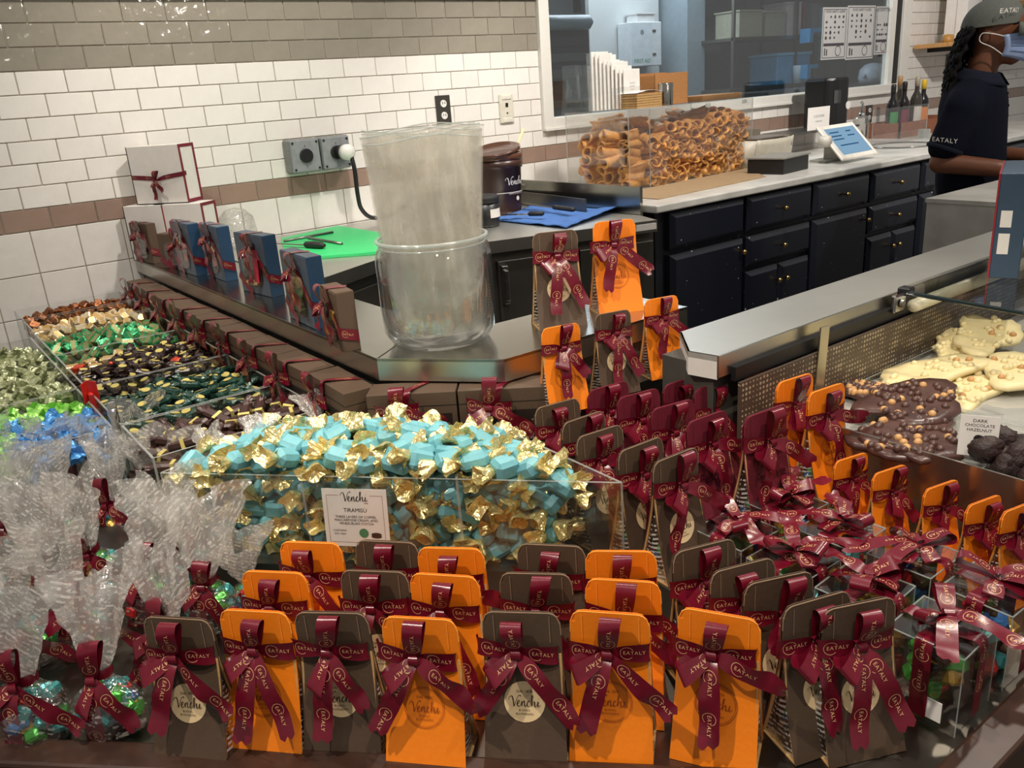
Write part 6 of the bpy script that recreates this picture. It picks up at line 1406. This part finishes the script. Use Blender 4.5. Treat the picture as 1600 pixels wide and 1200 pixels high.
shirt = blob('polo_shirt', [((-.05, 0, 1.29), (-.03, 0, .96), .135, .14, 1.28), ((-.05, -.1, 1.325), (-.06, -.17, 1.28), .075, .078), ((-.05, .1, 1.325), (-.06, .17, 1.28), .075, .078), ((-.03, 0, .98), (-.02, 0, .92), .14, .145, 1.2),
    ((-.06, -.17, 1.27), (-.105, -.2, 1.13), .076, .072), ((-.06, .17, 1.27), (-.075, .21, 1.13), .076, .072), ((-.04, 0, 1.36), (-.045, 0, 1.31), .07, .09, 1.2), ((-.11, -.02, 1.27), (-.08, 0, 1.0), .07, .09, 1.4)], M['polo'], per, .012, 5)
part('sleeve_cuff', MB().lathe([(.074, -.008), (.077, 0), (.074, .008)], 24, cap0=False, cap1=False, M=Matrix.Translation((-.108, -.203, 1.118)) @ Vector((-.045, -.03, -.14)).to_track_quat('Z', 'X').to_matrix().to_4x4()), M['polo_trim'], shirt, True)
part('collar', MB().slab(lambda u, v: ((lambda a: (-.035 + math.cos(a) * (.082 + .034 * v), math.sin(a) * (.086 + .034 * v), 1.425 - .05 * v - .02 * math.cos(a)))(R_(20) + u * R_(320))), 26, 4, .005), M['polo_trim'], shirt, True)
part('placket', MB().slab(lambda u, v: (.068 + .02 * v, -.012 + u * .024, 1.36 - v * .13), 4, 8, .004), M['polo_trim'], shirt)
for i in range(2): part('button', MB().lathe([(.005, 0), (.005, .003)], 10, M=T(.078 + .008 * i, 0, 1.325 - .05 * i, 0, R_(80), 0)), M['polo_trim'], shirt)
sv = text2d('EATALY', .026, 0, 'CENTER', 1.15)
part('sleeve_lettering', flat(MB(), sv, fn=lambda x, y: (-.1 + .0 + x * .98, -.2735 + 3.2 * x * x + .002, 1.158 + y - .12 * x)), M['paper'], shirt, fix=False)
legs = blob('trousers', [((-.02, -.08, .92), (-.03, -.09, .5), .1, .075), ((-.02, .08, .92), (-.03, .09, .5), .1, .075), ((-.03, -.09, .5), (-.03, -.09, .09), .075, .06), ((-.03, .09, .5), (-.03, .09, .09), .075, .06), ((-.02, 0, .94), (-.02, 0, .88), .135, .14, 1.15)], M['pants'], per, .016, 4)
for s in (-1, 1):
    part('shoe', MB().grid(lambda u, v: (.03 + (math.cos(u * 6.283) * .135) * (1 - .25 * v * v), s * .09 + math.sin(u * 6.283) * .045 * (1 - .2 * v), v * .085 * (1 - .35 * max(0, math.cos(u * 6.283)))), 20, 5, wrap=True).prism([(.03 + .135 * math.cos(a * .314), s * .09 + .045 * math.sin(a * .314)) for a in range(20)], 0, .01), M['black'], per, True)
# cap with brim and lettering
def capf(u, v):
    a = u * 6.283; b = v * 1.5; q = math.cos(b); x = math.cos(a) * .118 * q; y = math.sin(a) * .1 * q
    return (.0 + x - .012 * (1 - v), y, HZ + .03 + .115 * math.sin(b) ** .85 + .012 * math.cos(a) * (1 - v) * .5)
cp = part('cap', MB().grid(capf, 30, 10, wrap=True), M['cap'], per, True)
part('brim', MB().slab(lambda u, v: (.09 + .1 * v * math.sin(math.pi * u) ** .5 + .012, (u - .5) * .19 * (1 - .12 * v), HZ + .036 - .028 * v - .1 * (u - .5) ** 2 * v - .0), 16, 6, .004), M['cap'], cp, True)
part('cap_button', MB().lathe([(.008, 0), (.007, .005), (.001, .007)], 12, M=T(-.004, 0, HZ + .144)), M['cap'], cp, True)
part('cap_strap', MB().slab(lambda u, v: (-.128 + .022 * (2 * u - 1) ** 2, (u - .5) * .1, HZ + .022 + v * .02), 8, 2, .003), M['black'], cp)
part('cap_lettering', flat(MB(), text2d('EATALY', .026, .0, 'CENTER', 1.1), fn=lambda x, y: (.07 - 1.6 * abs(x + .0) * abs(x) * 3 + (x) * .62, -.074 + .0 + x * .55 - (.02 - y) * .12 - .012, HZ + .082 + y)), M['paper'], cp, fix=False)
# braided hair falling behind the shoulder
rh = random.Random(2); hr = part('hair', MB().grid(lambda u, v: (-.035 - .075 * math.sin(v * 2.2) * abs(math.cos((u - .5) * 2.6)), (u - .5) * .19, HZ + .045 - v * .13), 12, 8), M['hair'], per, True)
for i in range(17):
    y0 = -.085 + i * .0106; x0 = -.05 - .065 * math.cos((i - 8) / 8 * 1.3); L_ = rh.uniform(.2, .29); ph = rh.uniform(0, 6)
    pts = []; rr = []
    for k in range(26):
        f_ = k / 25; z_ = HZ + .03 - f_ * L_
        pts.append((x0 - .05 * f_ - .015 * math.sin(f_ * 3) + .006 * math.sin(f_ * 30 + ph), y0 * (1.1 + .25 * f_) + .005 * math.cos(f_ * 26 + ph), z_)); rr.append(.0125 + .0035 * math.sin(k * 2.1 + ph) - .004 * f_)
    part('braid', MB().tube(pts, rr, 7), M['hair'], hr, True)
# mask and ear loops
def maskf(u, v):
    a = (u - .5) * 2.5; z_ = HZ - .012 - v * .105; r_ = .112 + .014 * math.sin(math.pi * v); 
    return (.012 + math.cos(a) * r_ + .012 * math.sin(math.pi * v) * math.cos(a), math.sin(a) * (.083 - .012 * v), z_ + .01 * math.cos(a) * (1 - v) - .012 * abs(math.sin(a)) * (1 - v) * 0 + .03 * v * abs(math.sin(a)) ** 2)
mk_ = part('face_mask', MB().slab(maskf, 20, 10, .003), M['mask'], per, True)
for k in (.25, .5, .72): part('pleat', MB().tube([Vector(maskf(i / 14, k)) + Vector((.003, 0, 0)) * 1.0 + Vector((0, -.002 if i < 7 else .002, 0)) for i in range(1, 14)], .0016, 5), pm('mask_fold_%d' % int(k * 100), (132, 154, 200), .7), mk_)
for s in (-1, 1):
    e0, e1 = Vector(maskf(0 if s < 0 else 1, .05)), Vector(maskf(0 if s < 0 else 1, .92)); ear = Vector((-.03, s * .088, HZ + .004))
    part('ear_loop', MB().tube(spline([e0, (e0 + ear) / 2 + Vector((0, s * .006, .004)), ear, ear + Vector((-.006, 0, -.03)), (e1 + ear) / 2 + Vector((0, s * .006, -.012)), e1], 4), .0022, 6), M['strap'], mk_, True)
